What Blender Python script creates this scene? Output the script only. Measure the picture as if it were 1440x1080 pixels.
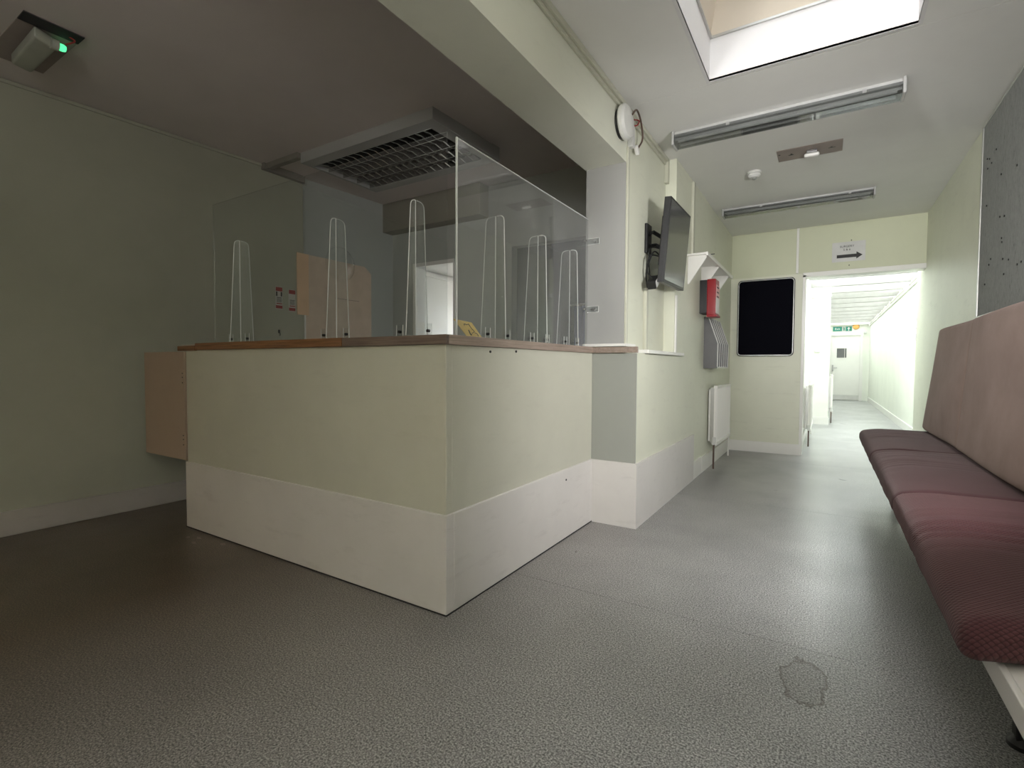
import bpy, bmesh, math, random
from mathutils import Vector, Matrix, noise

for o in list(bpy.data.objects):
    bpy.data.objects.remove(o, do_unlink=True)
SC = bpy.context.scene
COL = SC.collection
R = math.radians

# ------------------------------------------------------------------ camera
cam_d = bpy.data.cameras.new('camera')
cam = bpy.data.objects.new('camera', cam_d)
COL.objects.link(cam)
yaw, pitch, roll = R(-32.04), R(-2.09), R(.293)
fw = Vector((math.sin(yaw)*math.cos(pitch), math.cos(yaw)*math.cos(pitch), math.sin(pitch)))
rt = Vector((math.cos(yaw), -math.sin(yaw), 0))
up = rt.cross(fw)
rt2 = rt*math.cos(roll) + up*math.sin(roll)
up2 = up*math.cos(roll) - rt*math.sin(roll)
cam.matrix_world = Matrix(((rt2.x, up2.x, -fw.x, 0), (rt2.y, up2.y, -fw.y, 0), (rt2.z, up2.z, -fw.z, 1.05), (0, 0, 0, 1)))
cam_d.sensor_width = 36
cam_d.lens = 703.5/1440*36
cam_d.clip_start = .02
SC.camera = cam

# ------------------------------------------------------------------ view, sky, lights
SC.view_settings.view_transform = 'Standard'
SC.view_settings.look = 'None'
SC.view_settings.gamma = 1
SC.view_settings.use_curve_mapping = False
SC.cycles.transparent_max_bounces = 32
SC.view_settings.exposure = EXPOSURE = 0.7
SKY = 20.0
w = bpy.data.worlds.new('overcast_sky')
SC.world = w
w.use_nodes = True
w.node_tree.nodes['Background'].inputs[0].default_value = (.95, .98, 1, 1)
w.node_tree.nodes['Background'].inputs[1].default_value = SKY

def portal(name, loc, rot, sx, sy):
    """a Cycles portal in an opening: guides sampling of the sky, gives no light of its own"""
    d = bpy.data.lights.new(name, 'AREA')
    d.shape = 'RECTANGLE'; d.size = sx; d.size_y = sy
    d.cycles.is_portal = True
    o = bpy.data.objects.new(name, d)
    o.location = loc; o.rotation_euler = rot
    COL.objects.link(o)

def area(name, loc, rot, sx, sy, power, color):
    d = bpy.data.lights.new(name, 'AREA')
    d.shape = 'RECTANGLE'; d.size = sx; d.size_y = sy
    d.energy = power; d.color = color
    o = bpy.data.objects.new(name, d)
    o.location = loc; o.rotation_euler = rot
    COL.objects.link(o)
    return o

area('fill_area_up', (-.1, -1.1, 1.9), (R(180-12), 0, 0), .9, .3, 42, (1, .98, .95))  # added unseen fill behind the camera, lifts the ceiling
def spot(name, loc, aim, deg, power, soft=.22, color=(1, .99, .985)):
    d = bpy.data.lights.new(name, 'SPOT')
    d.energy = power; d.color = color; d.spot_size = R(deg); d.spot_blend = 1; d.shadow_soft_size = soft
    o = bpy.data.objects.new(name, d); COL.objects.link(o)
    o.location = loc
    o.rotation_euler = (Vector(aim)-Vector(loc)).to_track_quat('-Z', 'Y').to_euler()
spot('fill_spot_rear', (.1, -1.6, 2.2), (-.15, 6.4, 2.0), 34, 130)  # added unseen fill for the end wall area
spot('fill_spot_right', (.78, 1.7, 1.55), (-.9, 4.3, .75), 118, 138, .15)  # added out-of-frame fill for the counter side and middle wall
spot('fill_spot_left', (-1.0, -1.4, 2.1), (.88, 5.0, 1.9), 40, 380, .2)  # added unseen fill aimed at the right wall and back cushions

spot('left_corner_lamp', (-3.9, -1.6, .45), (-2.8, 1.6, .3), 90, 12, .15, (1, .66, .36))
portal('portal_corridor', (.4, 13.2, 2.72), (0, 0, 0), 1.6, 11.9)
portal('portal_skylight', (-.13, 1.995, 3.32), (0, 0, 0), .72, 1.8)
portal('portal_back_room', (-3.6, 6.83, 1.45), (R(-90), 0, 0), 1.1, 1.3)
portal('portal_front_window', (-.3, -2.33, 1.5), (R(90), 0, 0), 1.7, 1.3)
portal('portal_curtain_window', (-2.05, 5.42, 1.2), (R(-90), 0, 0), .8, 1.1)

# ------------------------------------------------------------------ materials
MATS = {}
def new_mat(name):
    m = bpy.data.materials.new(name)
    m.use_nodes = True
    MATS[name] = m
    nt = m.node_tree
    return m, nt, nt.nodes['Principled BSDF'], nt.nodes['Material Output']

def N(nt, t, **kw):
    n = nt.nodes.new(t)
    for k, v in kw.items():
        if k in n.inputs: n.inputs[k].default_value = v
        else: setattr(n, k, v)
    return n

def obj_coord(nt):
    return N(nt, 'ShaderNodeNewGeometry').outputs['Position']

def ramp(nt, fac, stops):
    r = N(nt, 'ShaderNodeValToRGB')
    e = r.color_ramp.elements
    while len(e) < len(stops): e.new(.5)
    for i, (p, c) in enumerate(stops):
        e[i].position = p
        e[i].color = (*c, 1) if len(c) == 3 else c
    nt.links.new(fac, r.inputs[0])
    return r.outputs[0]

def g(v): return (v, v, v)

def paint(name, col, rough=.55, bump=.15, bscale=260, stain=.12, stain_scale=1.6, scuff=0, spec=.4):
    m, nt, b, out = new_mat(name)
    P = obj_coord(nt)
    n1 = N(nt, 'ShaderNodeTexNoise', Scale=stain_scale, Detail=6.0, Roughness=.62)
    nt.links.new(P, n1.inputs['Vector'])
    c1 = ramp(nt, n1.outputs[0], [(.32, [x*(1-stain) for x in col]), (.62, col)])
    cur = c1
    if scuff:
        mp = N(nt, 'ShaderNodeMapping'); mp.inputs['Scale'].default_value = (3.0, 3.0, 14)
        nt.links.new(P, mp.inputs['Vector'])
        n2 = N(nt, 'ShaderNodeTexNoise', Scale=1.3, Detail=8.0, Roughness=.7)
        nt.links.new(mp.outputs[0], n2.inputs['Vector'])
        f = ramp(nt, n2.outputs[0], [(.56, g(0)), (.72, g(scuff))])
        mx = N(nt, 'ShaderNodeMix', data_type='RGBA')
        nt.links.new(f, mx.inputs[0]); nt.links.new(cur, mx.inputs[6])
        mx.inputs[7].default_value = (col[0]*.45, col[1]*.43, col[2]*.42, 1)
        cur = mx.outputs[2]
    nt.links.new(cur, b.inputs['Base Color'])
    b.inputs['Roughness'].default_value = rough
    b.inputs['Specular IOR Level'].default_value = spec
    if bump:
        n3 = N(nt, 'ShaderNodeTexNoise', Scale=bscale, Detail=2.0)
        nt.links.new(P, n3.inputs['Vector'])
        bp = N(nt, 'ShaderNodeBump', Strength=bump, Distance=.002)
        nt.links.new(n3.outputs[0], bp.inputs['Height'])
        nt.links.new(bp.outputs[0], b.inputs['Normal'])
    return m

def plain(name, col, rough=.5, metal=0, spec=.5, **kw):
    m, nt, b, out = new_mat(name)
    b.inputs['Base Color'].default_value = (*col, 1)
    b.inputs['Roughness'].default_value = rough
    b.inputs['Metallic'].default_value = metal
    b.inputs['Specular IOR Level'].default_value = spec
    n = N(nt, 'ShaderNodeTexNoise', Scale=9.0, Detail=4.0)
    nt.links.new(obj_coord(nt), n.inputs['Vector'])
    nt.links.new(ramp(nt, n.outputs[0], [(.3, [x*.88 for x in col]), (.7, col)]), b.inputs['Base Color'])
    return m

M_wall = paint('pale_green_wall_paint', (.70, .71, .585), rough=.42, bump=.35, bscale=190, stain=.07, scuff=.16)
M_end = paint('green_end_wall_paint', (.60, .62, .455), rough=.5, bump=.12, stain=.05)
M_basel = paint('dull_skirting_paint', (.43, .40, .37), rough=.45, bump=.1, stain=.12, scuff=.2)
M_counter = paint('counter_green_paint', (.55, .545, .455), rough=.36, bump=.22, bscale=220, stain=.08, scuff=.09)
M_plinth = paint('cream_plinth_paint', (.67, .645, .615), rough=.4, bump=.12, stain=.09, scuff=.2)
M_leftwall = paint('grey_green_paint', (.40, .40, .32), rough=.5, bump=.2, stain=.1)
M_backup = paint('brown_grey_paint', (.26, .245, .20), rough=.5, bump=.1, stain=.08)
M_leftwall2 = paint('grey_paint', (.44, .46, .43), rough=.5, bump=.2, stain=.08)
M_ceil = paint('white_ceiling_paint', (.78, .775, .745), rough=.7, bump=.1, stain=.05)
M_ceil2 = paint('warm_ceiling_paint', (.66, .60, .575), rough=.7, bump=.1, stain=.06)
M_corr = paint('corridor_paint', (.80, .82, .74), rough=.45, bump=.15, stain=.06)
M_white = paint('white_gloss_paint', (.80, .79, .75), rough=.3, bump=.04, stain=.05)
M_shaft = paint('skylight_white_paint', (.72, .71, .71), rough=.6, bump=.3, bscale=120, stain=.03)
M_splay = paint('skylight_cream_lining', (.66, .59, .49), rough=.6, bump=.05, stain=.08)
M_beam = paint('beam_paint', (.72, .73, .62), rough=.45, bump=.1, stain=.06, scuff=.12)
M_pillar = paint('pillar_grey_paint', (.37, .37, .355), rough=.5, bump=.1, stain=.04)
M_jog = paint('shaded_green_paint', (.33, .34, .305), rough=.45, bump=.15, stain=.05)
M_gate = paint('pinkish_gate_paint', (.40, .31, .24), rough=.5, bump=.1, stain=.1, scuff=.1)
M_trunk = paint('trunking_plastic', (.55, .55, .45), rough=.4, bump=0, stain=.05)
M_rafter = plain('rafter_paint', (.30, .295, .27), .6)
M_plastic = plain('white_plastic', (.70, .70, .67), .35)
M_alu = plain('brushed_aluminium', (.55, .55, .53), .35, .8)
M_black = plain('black_plastic', (.012, .012, .013), .35)
M_blackm = plain('black_metal', (.015, .015, .016), .45, .2)
M_grey = plain('grey_rack_plastic', (.135, .135, .135), .5)
M_greyl = plain('light_rack_edge', (.62, .62, .60), .35)
M_red = plain('red_plastic', (.30, .006, .012), .3)
M_label = plain('white_label', (.80, .76, .74), .5)
M_pinklabel = plain('pink_label', (.72, .42, .42), .5)
M_screwd = plain('dark_bolt', (.03, .03, .03), .4, .5)
M_steel = plain('steel', (.45, .45, .45), .35, .9)
M_brown = plain('brown_cable', (.10, .06, .045), .5)
M_cav = plain('bare_board', (.34, .29, .26), .8)
M_dark = plain('dark_gap', (.03, .03, .03), .9)
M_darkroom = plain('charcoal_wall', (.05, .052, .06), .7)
M_orange = plain('orange_plastic', (.75, .38, .10), .4)
M_green = plain('sign_green', (.02, .22, .16), .5)
M_yellow = plain('yellow_card', (.72, .50, .12), .5)
M_ink = plain('ink', (.02, .02, .018), .6)
M_signred = plain('sign_red', (.32, .03, .03), .6)
M_signwhite = plain('sign_white', (.55, .53, .49), .6)
M_paper = plain('laminated_paper', (.60, .60, .58), .3)
M_patch = plain('peach_light_patch', (.82, .56, .36), .6)  # warm light on the left wall put into these sheet colours
M_patch2 = plain('tan_light_patch', (.68, .54, .42), .6)

def screen_mat():
    m, nt, b, out = new_mat('tv_screen')
    b.inputs['Base Color'].default_value = (.03, .03, .032, 1)
    b.inputs['Roughness'].default_value = .16
    b.inputs['Specular IOR Level'].default_value = 1.0
    b.inputs['IOR'].default_value = 1.7
M_screen = None
screen_mat(); M_screen = MATS['tv_screen']
def felt_mat():
    m, nt, b, out = new_mat('black_display_felt')
    b.inputs['Base Color'].default_value = (.004, .004, .007, 1)
    b.inputs['Roughness'].default_value = .9
    b.inputs['Specular IOR Level'].default_value = .05
    return m
M_felt = felt_mat()

def acrylic(name, tint=(.96, .97, .97), edge=False, veil=0):
    m = bpy.data.materials.new(name); m.use_nodes = True
    nt = m.node_tree; nt.nodes.clear()
    out = N(nt, 'ShaderNodeOutputMaterial')
    tr = N(nt, 'ShaderNodeBsdfTransparent'); tr.inputs[0].default_value = (*tint, 1)
    gl = N(nt, 'ShaderNodeBsdfGlossy', Roughness=.0)
    # Schlick reflectance, the same for both sides of the sheet
    lw = N(nt, 'ShaderNodeLayerWeight', Blend=.5)
    pw = N(nt, 'ShaderNodeMath', operation='POWER'); pw.inputs[1].default_value = 5
    nt.links.new(lw.outputs['Facing'], pw.inputs[0])
    fr = N(nt, 'ShaderNodeMath', operation='MULTIPLY_ADD'); fr.inputs[1].default_value = .93; fr.inputs[2].default_value = .07
    nt.links.new(pw.outputs[0], fr.inputs[0])
    mx = N(nt, 'ShaderNodeMixShader')
    nt.links.new(fr.outputs[0], mx.inputs[0]); nt.links.new(tr.outputs[0], mx.inputs[1]); nt.links.new(gl.outputs[0], mx.inputs[2])
    last = mx
    if edge:
        df = N(nt, 'ShaderNodeBsdfDiffuse'); df.inputs[0].default_value = (.85, .87, .84, 1)
        m2 = N(nt, 'ShaderNodeMixShader'); m2.inputs[0].default_value = .75
        nt.links.new(last.outputs[0], m2.inputs[1]); nt.links.new(df.outputs[0], m2.inputs[2])
        last = m2
    if veil:  # pale diffuse veil painted over the sheet for the bright corridor reflection
        df = N(nt, 'ShaderNodeBsdfDiffuse'); df.inputs[0].default_value = (.75, .76, .74, 1)
        m2 = N(nt, 'ShaderNodeMixShader')
        nz = N(nt, 'ShaderNodeTexNoise', Scale=5.0, Detail=5.0)
        nt.links.new(N(nt, 'ShaderNodeNewGeometry').outputs['Position'], nz.inputs['Vector'])
        nt.links.new(ramp(nt, nz.outputs[0], [(.3, g(veil*.6)), (.7, g(veil*1.4))]), m2.inputs[0])
        nt.links.new(last.outputs[0], m2.inputs[1]); nt.links.new(df.outputs[0], m2.inputs[2])
        last = m2
    nt.links.new(last.outputs[0], out.inputs[0])
    return m
M_acr = acrylic('veiled_acrylic', veil=.055)
M_acrclean = acrylic('clear_acrylic')
M_acr_thin = acrylic('clear_acrylic_thin', (.97, .98, .98))
M_edge = acrylic('acrylic_edge', edge=True)
M_glass = acrylic('window_glass', (.50, .51, .51))
M_clearglass = acrylic('clear_window_glass', (.72, .72, .73))
M_frontglass = acrylic('front_window_glass', (.25, .24, .225))
M_skyglass = acrylic('skylight_glass', (.28, .28, .28))
M_roofglass = acrylic('roof_glass', (.50, .51, .505))
M_roofglass2 = acrylic('dim_roof_glass', (.42, .43, .42))  # darker tint added to dim the daylight over the far corridor

def floor_mat():
    m, nt, b, out = new_mat('speckled_vinyl')
    P = obj_coord(nt)
    n = N(nt, 'ShaderNodeTexNoise', Scale=170.0, Detail=3.0, Roughness=.8)
    nt.links.new(P, n.inputs['Vector'])
    sp = ramp(nt, n.outputs[0], [(.38, (.07, .07, .069)), (.46, (.225, .225, .222)), (.54, (.42, .42, .414)), (.64, (.72, .72, .71))])
    # broad wear
    n2 = N(nt, 'ShaderNodeTexNoise', Scale=1.4, Detail=6.0, Roughness=.65)
    nt.links.new(P, n2.inputs['Vector'])
    wear = ramp(nt, n2.outputs[0], [(.3, g(.80)), (.7, g(1.08))])
    mul = N(nt, 'ShaderNodeMix', data_type='RGBA', blend_type='MULTIPLY'); mul.inputs[0].default_value = 1
    nt.links.new(sp, mul.inputs[6]); nt.links.new(wear, mul.inputs[7])
    # dim warm light on the left put into the floor colour as darker brown
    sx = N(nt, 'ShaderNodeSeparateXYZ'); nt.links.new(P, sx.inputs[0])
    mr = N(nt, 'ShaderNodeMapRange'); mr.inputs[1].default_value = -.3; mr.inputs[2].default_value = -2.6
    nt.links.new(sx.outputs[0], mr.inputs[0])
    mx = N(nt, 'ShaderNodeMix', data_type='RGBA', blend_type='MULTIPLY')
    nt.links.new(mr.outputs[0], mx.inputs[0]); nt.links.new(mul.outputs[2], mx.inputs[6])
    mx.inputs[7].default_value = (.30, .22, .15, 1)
    # dried ring stain
    mp = N(nt, 'ShaderNodeMapping'); mp.inputs['Location'].default_value = (.035, -1.91, 0)
    nt.links.new(P, mp.inputs['Vector'])
    sc = N(nt, 'ShaderNodeVectorMath', operation='MULTIPLY'); sc.inputs[1].default_value = (14.5, 7.0, 0)
    nt.links.new(mp.outputs[0], sc.inputs[0])
    n3 = N(nt, 'ShaderNodeTexNoise', Scale=13.0, Detail=4.0, Roughness=.6)
    nt.links.new(P, n3.inputs['Vector'])
    ln = N(nt, 'ShaderNodeVectorMath', operation='LENGTH'); nt.links.new(sc.outputs[0], ln.inputs[0])
    ad = N(nt, 'ShaderNodeMath', operation='MULTIPLY_ADD'); nt.links.new(n3.outputs[0], ad.inputs[0])
    ad.inputs[1].default_value = 1.1; nt.links.new(ln.outputs['Value'], ad.inputs[2])
    st = ramp(nt, ad.outputs[0], [(0, g(.26)), (.0, g(.26)), (.001, g(.26))])
    r2 = N(nt, 'ShaderNodeValToRGB'); e = r2.color_ramp.elements
    mr2 = N(nt, 'ShaderNodeMapRange'); mr2.inputs[1].default_value = 0; mr2.inputs[2].default_value = 3
    nt.links.new(ad.outputs[0], mr2.inputs[0]); nt.links.new(mr2.outputs[0], r2.inputs[0])
    e[0].position = .0; e[0].color = (.2, .2, .2, 1); e[1].position = .46; e[1].color = (.26, .26, .26, 1)
    for p_, v_ in ((.485, .85), (.505, .75), (.52, 0)):
        k = e.new(p_); k.color = (v_, v_, v_, 1)
    mx2 = N(nt, 'ShaderNodeMix', data_type='RGBA', blend_type='MULTIPLY')
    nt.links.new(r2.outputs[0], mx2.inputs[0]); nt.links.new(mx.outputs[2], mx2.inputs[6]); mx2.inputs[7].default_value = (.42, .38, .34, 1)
    nt.links.new(mx2.outputs[2], b.inputs['Base Color'])
    rr = ramp(nt, n2.outputs[0], [(.3, g(.36)), (.7, g(.27))])
    nt.links.new(rr, b.inputs['Roughness'])
    b.inputs['Specular IOR Level'].default_value = .5
    n4 = N(nt, 'ShaderNodeTexNoise', Scale=26.0, Detail=3.0)
    nt.links.new(P, n4.inputs['Vector'])
    a2 = N(nt, 'ShaderNodeMath', operation='MULTIPLY_ADD'); nt.links.new(n4.outputs[0], a2.inputs[0]); a2.inputs[1].default_value = .5
    nt.links.new(n.outputs[0], a2.inputs[2])
    bp = N(nt, 'ShaderNodeBump', Strength=.12, Distance=.0015)
    nt.links.new(a2.outputs[0], bp.inputs['Height']); nt.links.new(bp.outputs[0], b.inputs['Normal'])
    return m
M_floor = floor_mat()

def wood_mat(name, c0, c1, axis):
    m, nt, b, out = new_mat(name)
    P = obj_coord(nt)
    mp = N(nt, 'ShaderNodeMapping')
    mp.inputs['Scale'].default_value = (2.5, 40, 60) if axis == 'x' else (40, 2.5, 60)
    nt.links.new(P, mp.inputs['Vector'])
    n = N(nt, 'ShaderNodeTexNoise', Scale=1.6, Detail=7.0, Roughness=.7)
    nt.links.new(mp.outputs[0], n.inputs['Vector'])
    nt.links.new(ramp(nt, n.outputs[0], [(.3, c0), (.68, c1)]), b.inputs['Base Color'])
    b.inputs['Roughness'].default_value = .5
    return m
M_wood_l = wood_mat('orange_brown_wood', (.10, .045, .018), (.30, .145, .06), 'x')
M_wood_d = wood_mat('grey_brown_wood', (.09, .062, .048), (.20, .15, .12), 'x')
M_wood_y = wood_mat('weathered_wood', (.20, .15, .12), (.38, .30, .25), 'y')
M_top = plain('worn_laminate', (.45, .43, .40), .45)

def cloth_mat(name, col, col2, weave=170, mesh=False):
    m, nt, b, out = new_mat(name)
    P = obj_coord(nt)
    n = N(nt, 'ShaderNodeTexNoise', Scale=3.0, Detail=6.0, Roughness=.65)
    nt.links.new(P, n.inputs['Vector'])
    base = ramp(nt, n.outputs[0], [(.3, col), (.7, col2)])
    ws = []
    for d_ in ((1, 1, 1), (1, -1, -1)):
        dt = N(nt, 'ShaderNodeVectorMath', operation='DOT_PRODUCT'); dt.inputs[1].default_value = d_
        nt.links.new(P, dt.inputs[0])
        sn = N(nt, 'ShaderNodeMath', operation='SINE')
        ml = N(nt, 'ShaderNodeMath', operation='MULTIPLY'); ml.inputs[1].default_value = weave
        nt.links.new(dt.outputs['Value'], ml.inputs[0]); nt.links.new(ml.outputs[0], sn.inputs[0])
        ab = N(nt, 'ShaderNodeMath', operation='ABSOLUTE'); nt.links.new(sn.outputs[0], ab.inputs[0])
        ws.append(ab.outputs[0])
    mxm = N(nt, 'ShaderNodeMath', operation='MULTIPLY')
    nt.links.new(ws[0], mxm.inputs[0]); nt.links.new(ws[1], mxm.inputs[1])
    sh = ramp(nt, mxm.outputs[0], [(0, g(.45 if mesh else .8)), (.35, g(1.0))])
    mul = N(nt, 'ShaderNodeMix', data_type='RGBA', blend_type='MULTIPLY'); mul.inputs[0].default_value = 1
    nt.links.new(base, mul.inputs[6]); nt.links.new(sh, mul.inputs[7])
    nt.links.new(mul.outputs[2], b.inputs['Base Color'])
    b.inputs['Roughness'].default_value = .9
    b.inputs['Specular IOR Level'].default_value = .15
    b.inputs['Sheen Weight'].default_value = .12
    b.inputs['Sheen Roughness'].default_value = .5
    b.inputs['Sheen Tint'].default_value = (.9, .75, .72, 1)
    bp = N(nt, 'ShaderNodeBump', Strength=.6 if mesh else .3, Distance=.003)
    nt.links.new(mxm.outputs[0], bp.inputs['Height']); nt.links.new(bp.outputs[0], b.inputs['Normal'])
    return m
M_seat = cloth_mat('purple_brown_cloth', (.044, .019, .021), (.066, .030, .033), 340)
M_seatmesh = cloth_mat('purple_knit_cloth', (.066, .027, .030), (.105, .044, .048), 210, True)
M_back = cloth_mat('grazing_lit_cloth', (.26, .185, .16), (.35, .255, .222), 400)  # same cloth as the seats, paler: grazing light put into the colour

def felt_board_mat():
    m, nt, b, out = new_mat('grey_felt')
    P = obj_coord(nt)
    mp = N(nt, 'ShaderNodeMapping'); mp.inputs['Scale'].default_value = (1, 1, .45)
    nt.links.new(P, mp.inputs['Vector'])
    n = N(nt, 'ShaderNodeTexNoise', Scale=55.0, Detail=6.0, Roughness=.8)
    nt.links.new(mp.outputs[0], n.inputs['Vector'])
    nt.links.new(ramp(nt, n.outputs[0], [(.28, (.08, .08, .08)), (.40, (.24, .245, .24)), (.7, (.32, .325, .315))]), b.inputs['Base Color'])
    b.inputs['Roughness'].default_value = .95
    b.inputs['Specular IOR Level'].default_value = .1
    return m
M_feltb = felt_board_mat()

def louvre_mat():
    m, nt, b, out = new_mat('louvre_aluminium')
    b.inputs['Base Color'].default_value = (.42, .42, .40, 1); b.inputs['Metallic'].default_value = .9
    b.inputs['Roughness'].default_value = .22
    return m
M_louvre = louvre_mat()

def emit(name, col, s):
    m, nt, b, out = new_mat(name)
    b.inputs['Base Color'].default_value = (0, 0, 0, 1)
    b.inputs['Emission Color'].default_value = (*col, 1); b.inputs['Emission Strength'].default_value = s
    return m
M_led = emit('green_led', (.1, 1, .35), .9)

def curtain_mat():
    m = bpy.data.materials.new('blue_curtain'); m.use_nodes = True
    nt = m.node_tree; nt.nodes.clear()
    out = N(nt, 'ShaderNodeOutputMaterial')
    d = N(nt, 'ShaderNodeBsdfDiffuse'); d.inputs[0].default_value = (.20, .24, .42, 1)
    t = N(nt, 'ShaderNodeBsdfTranslucent'); t.inputs[0].default_value = (.035, .042, .075, 1)
    a = N(nt, 'ShaderNodeAddShader'); nt.links.new(d.outputs[0], a.inputs[0]); nt.links.new(t.outputs[0], a.inputs[1])
    nt.links.new(a.outputs[0], out.inputs[0])
    return m
M_curtain = curtain_mat()

# ------------------------------------------------------------------ geometry helpers
def box(bm, x0, y0, z0, x1, y1, z1):
    vs = [bm.verts.new(p) for p in ((x0,y0,z0),(x1,y0,z0),(x1,y1,z0),(x0,y1,z0),(x0,y0,z1),(x1,y0,z1),(x1,y1,z1),(x0,y1,z1))]
    for f in ((0,3,2,1),(4,5,6,7),(0,1,5,4),(1,2,6,5),(2,3,7,6),(3,0,4,7)):
        bm.faces.new([vs[i] for i in f])
    return vs

def B(*boxes):
    bm = bmesh.new()
    for b_ in boxes: box(bm, *b_)
    return bm

def bevel(bm, w=.004, seg=2):
    bmesh.ops.bevel(bm, geom=list(bm.edges), offset=w, segments=seg, affect='EDGES', clamp_overlap=True, profile=.5)
    return bm

def BB(x0,y0,z0,x1,y1,z1, w=.004, seg=2):
    return bevel(B((x0,y0,z0,x1,y1,z1)), w, seg)

def prism(pts, axis, a, b):
    """extrude a 2-D outline along an axis from a to b; pts are the other two coordinates in order"""
    bm = bmesh.new()
    def P(p, t):
        if axis == 'x': return (t, p[0], p[1])
        if axis == 'y': return (p[0], t, p[1])
        return (p[0], p[1], t)
    lo = [bm.verts.new(P(p, a)) for p in pts]; hi = [bm.verts.new(P(p, b)) for p in pts]
    n = len(pts)
    bm.faces.new(lo); bm.faces.new(hi[::-1])
    for i in range(n): bm.faces.new((lo[i], hi[i], hi[(i+1)%n], lo[(i+1)%n]))
    bmesh.ops.recalc_face_normals(bm, faces=bm.faces)
    return bm

def cyl(c, axis, r, h, seg=24, r2=None, bm=None):
    bm2 = bm or bmesh.new()
    m = Matrix.Translation(c)
    if axis == 'x': m = m @ Matrix.Rotation(R(90), 4, 'Y')
    if axis == 'y': m = m @ Matrix.Rotation(R(-90), 4, 'X')
    bmesh.ops.create_cone(bm2, cap_ends=True, segments=seg, radius1=r, radius2=r if r2 is None else r2, depth=h, matrix=m)
    return bm2

def lathe(c, axis, prof, seg=32):
    """prof: list of (radius, height) along axis from c"""
    bm = bmesh.new()
    rings = []
    for r_, h_ in prof:
        ring = []
        for i in range(seg):
            a = 2*math.pi*i/seg
            u, v = r_*math.cos(a), r_*math.sin(a)
            p = {'x': (h_, u, v), 'y': (u, h_, v), 'z': (u, v, h_), '-z': (u, v, -h_)}[axis]
            ring.append(bm.verts.new(Vector(c)+Vector(p)))
        rings.append(ring)
    for a_, b_ in zip(rings, rings[1:]):
        for i in range(seg): bm.faces.new((a_[i], a_[(i+1)%seg], b_[(i+1)%seg], b_[i]))
    bm.faces.new(rings[0]); bm.faces.new(rings[-1][::-1])
    bmesh.ops.recalc_face_normals(bm, faces=bm.faces)
    return bm

def tube(pts, r, seg=8, smooth=True):
    pts = [Vector(p) for p in pts]
    if smooth and len(pts) > 2:
        q = []
        ext = [pts[0]*2-pts[1]] + pts + [pts[-1]*2-pts[-2]]
        for i in range(1, len(ext)-2):
            p0, p1, p2, p3 = ext[i-1:i+3]
            for k in range(6):
                t = k/6
                q.append(.5*((2*p1)+(-p0+p2)*t+(2*p0-5*p1+4*p2-p3)*t*t+(-p0+3*p1-3*p2+p3)*t**3))
        q.append(pts[-1]); pts = q
    bm = bmesh.new(); rings = []
    for i, p in enumerate(pts):
        d = (pts[min(i+1, len(pts)-1)]-pts[max(i-1, 0)]).normalized()
        a = d.orthogonal().normalized() if i == 0 else (rings_a - d*rings_a.dot(d)).normalized()
        rings_a = a; b_ = d.cross(a)
        rings.append([bm.verts.new(p+(a*math.cos(2*math.pi*k/seg)+b_*math.sin(2*math.pi*k/seg))*r) for k in range(seg)])
    for a_, b_ in zip(rings, rings[1:]):
        for k in range(seg): bm.faces.new((a_[k], a_[(k+1)%seg], b_[(k+1)%seg], b_[k]))
    bm.faces.new(rings[0][::-1]); bm.faces.new(rings[-1])
    bmesh.ops.recalc_face_normals(bm, faces=bm.faces)
    return bm

def soft_box(sx, sy, sz, r, nx, ny, nz, disp=None):
    """rounded, finely divided box centred at the origin; disp(p, n) moves each point"""
    bm = bmesh.new(); cache = {}
    def V(i, j, k):
        key = (i, j, k)
        if key not in cache:
            p = Vector(((i/nx-.5)*sx, (j/ny-.5)*sy, (k/nz-.5)*sz))
            inner = Vector((max(-sx/2+r, min(sx/2-r, p.x)), max(-sy/2+r, min(sy/2-r, p.y)), max(-sz/2+r, min(sz/2-r, p.z))))
            d = p-inner
            n = d.normalized() if d.length > 1e-9 else Vector((0,0,0))
            q = inner+n*min(r, d.length) if d.length > r else p
            if disp: q = disp(q, n)
            cache[key] = bm.verts.new(q)
        return cache[key]
    for i in range(nx):
        for j in range(ny):
            bm.faces.new((V(i,j,nz), V(i+1,j,nz), V(i+1,j+1,nz), V(i,j+1,nz)))
            bm.faces.new((V(i,j,0), V(i,j+1,0), V(i+1,j+1,0), V(i+1,j,0)))
    for i in range(nx):
        for k in range(nz):
            bm.faces.new((V(i,0,k), V(i+1,0,k), V(i+1,0,k+1), V(i,0,k+1)))
            bm.faces.new((V(i,ny,k), V(i,ny,k+1), V(i+1,ny,k+1), V(i+1,ny,k)))
    for j in range(ny):
        for k in range(nz):
            bm.faces.new((V(0,j,k), V(0,j,k+1), V(0,j+1,k+1), V(0,j+1,k)))
            bm.faces.new((V(nx,j,k), V(nx,j+1,k), V(nx,j+1,k+1), V(nx,j,k+1)))
    return bm

ORG = {}
def thing(name, label, cat, loc, group=None, kind=None):
    o = bpy.data.objects.new(name, None); COL.objects.link(o)
    o.location = loc; o.empty_display_size = .05
    ORG[o.name] = Vector(loc)
    o['label'] = label
    if cat: o['category'] = cat
    if group: o['group'] = group
    if kind: o['kind'] = kind
    return o

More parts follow.
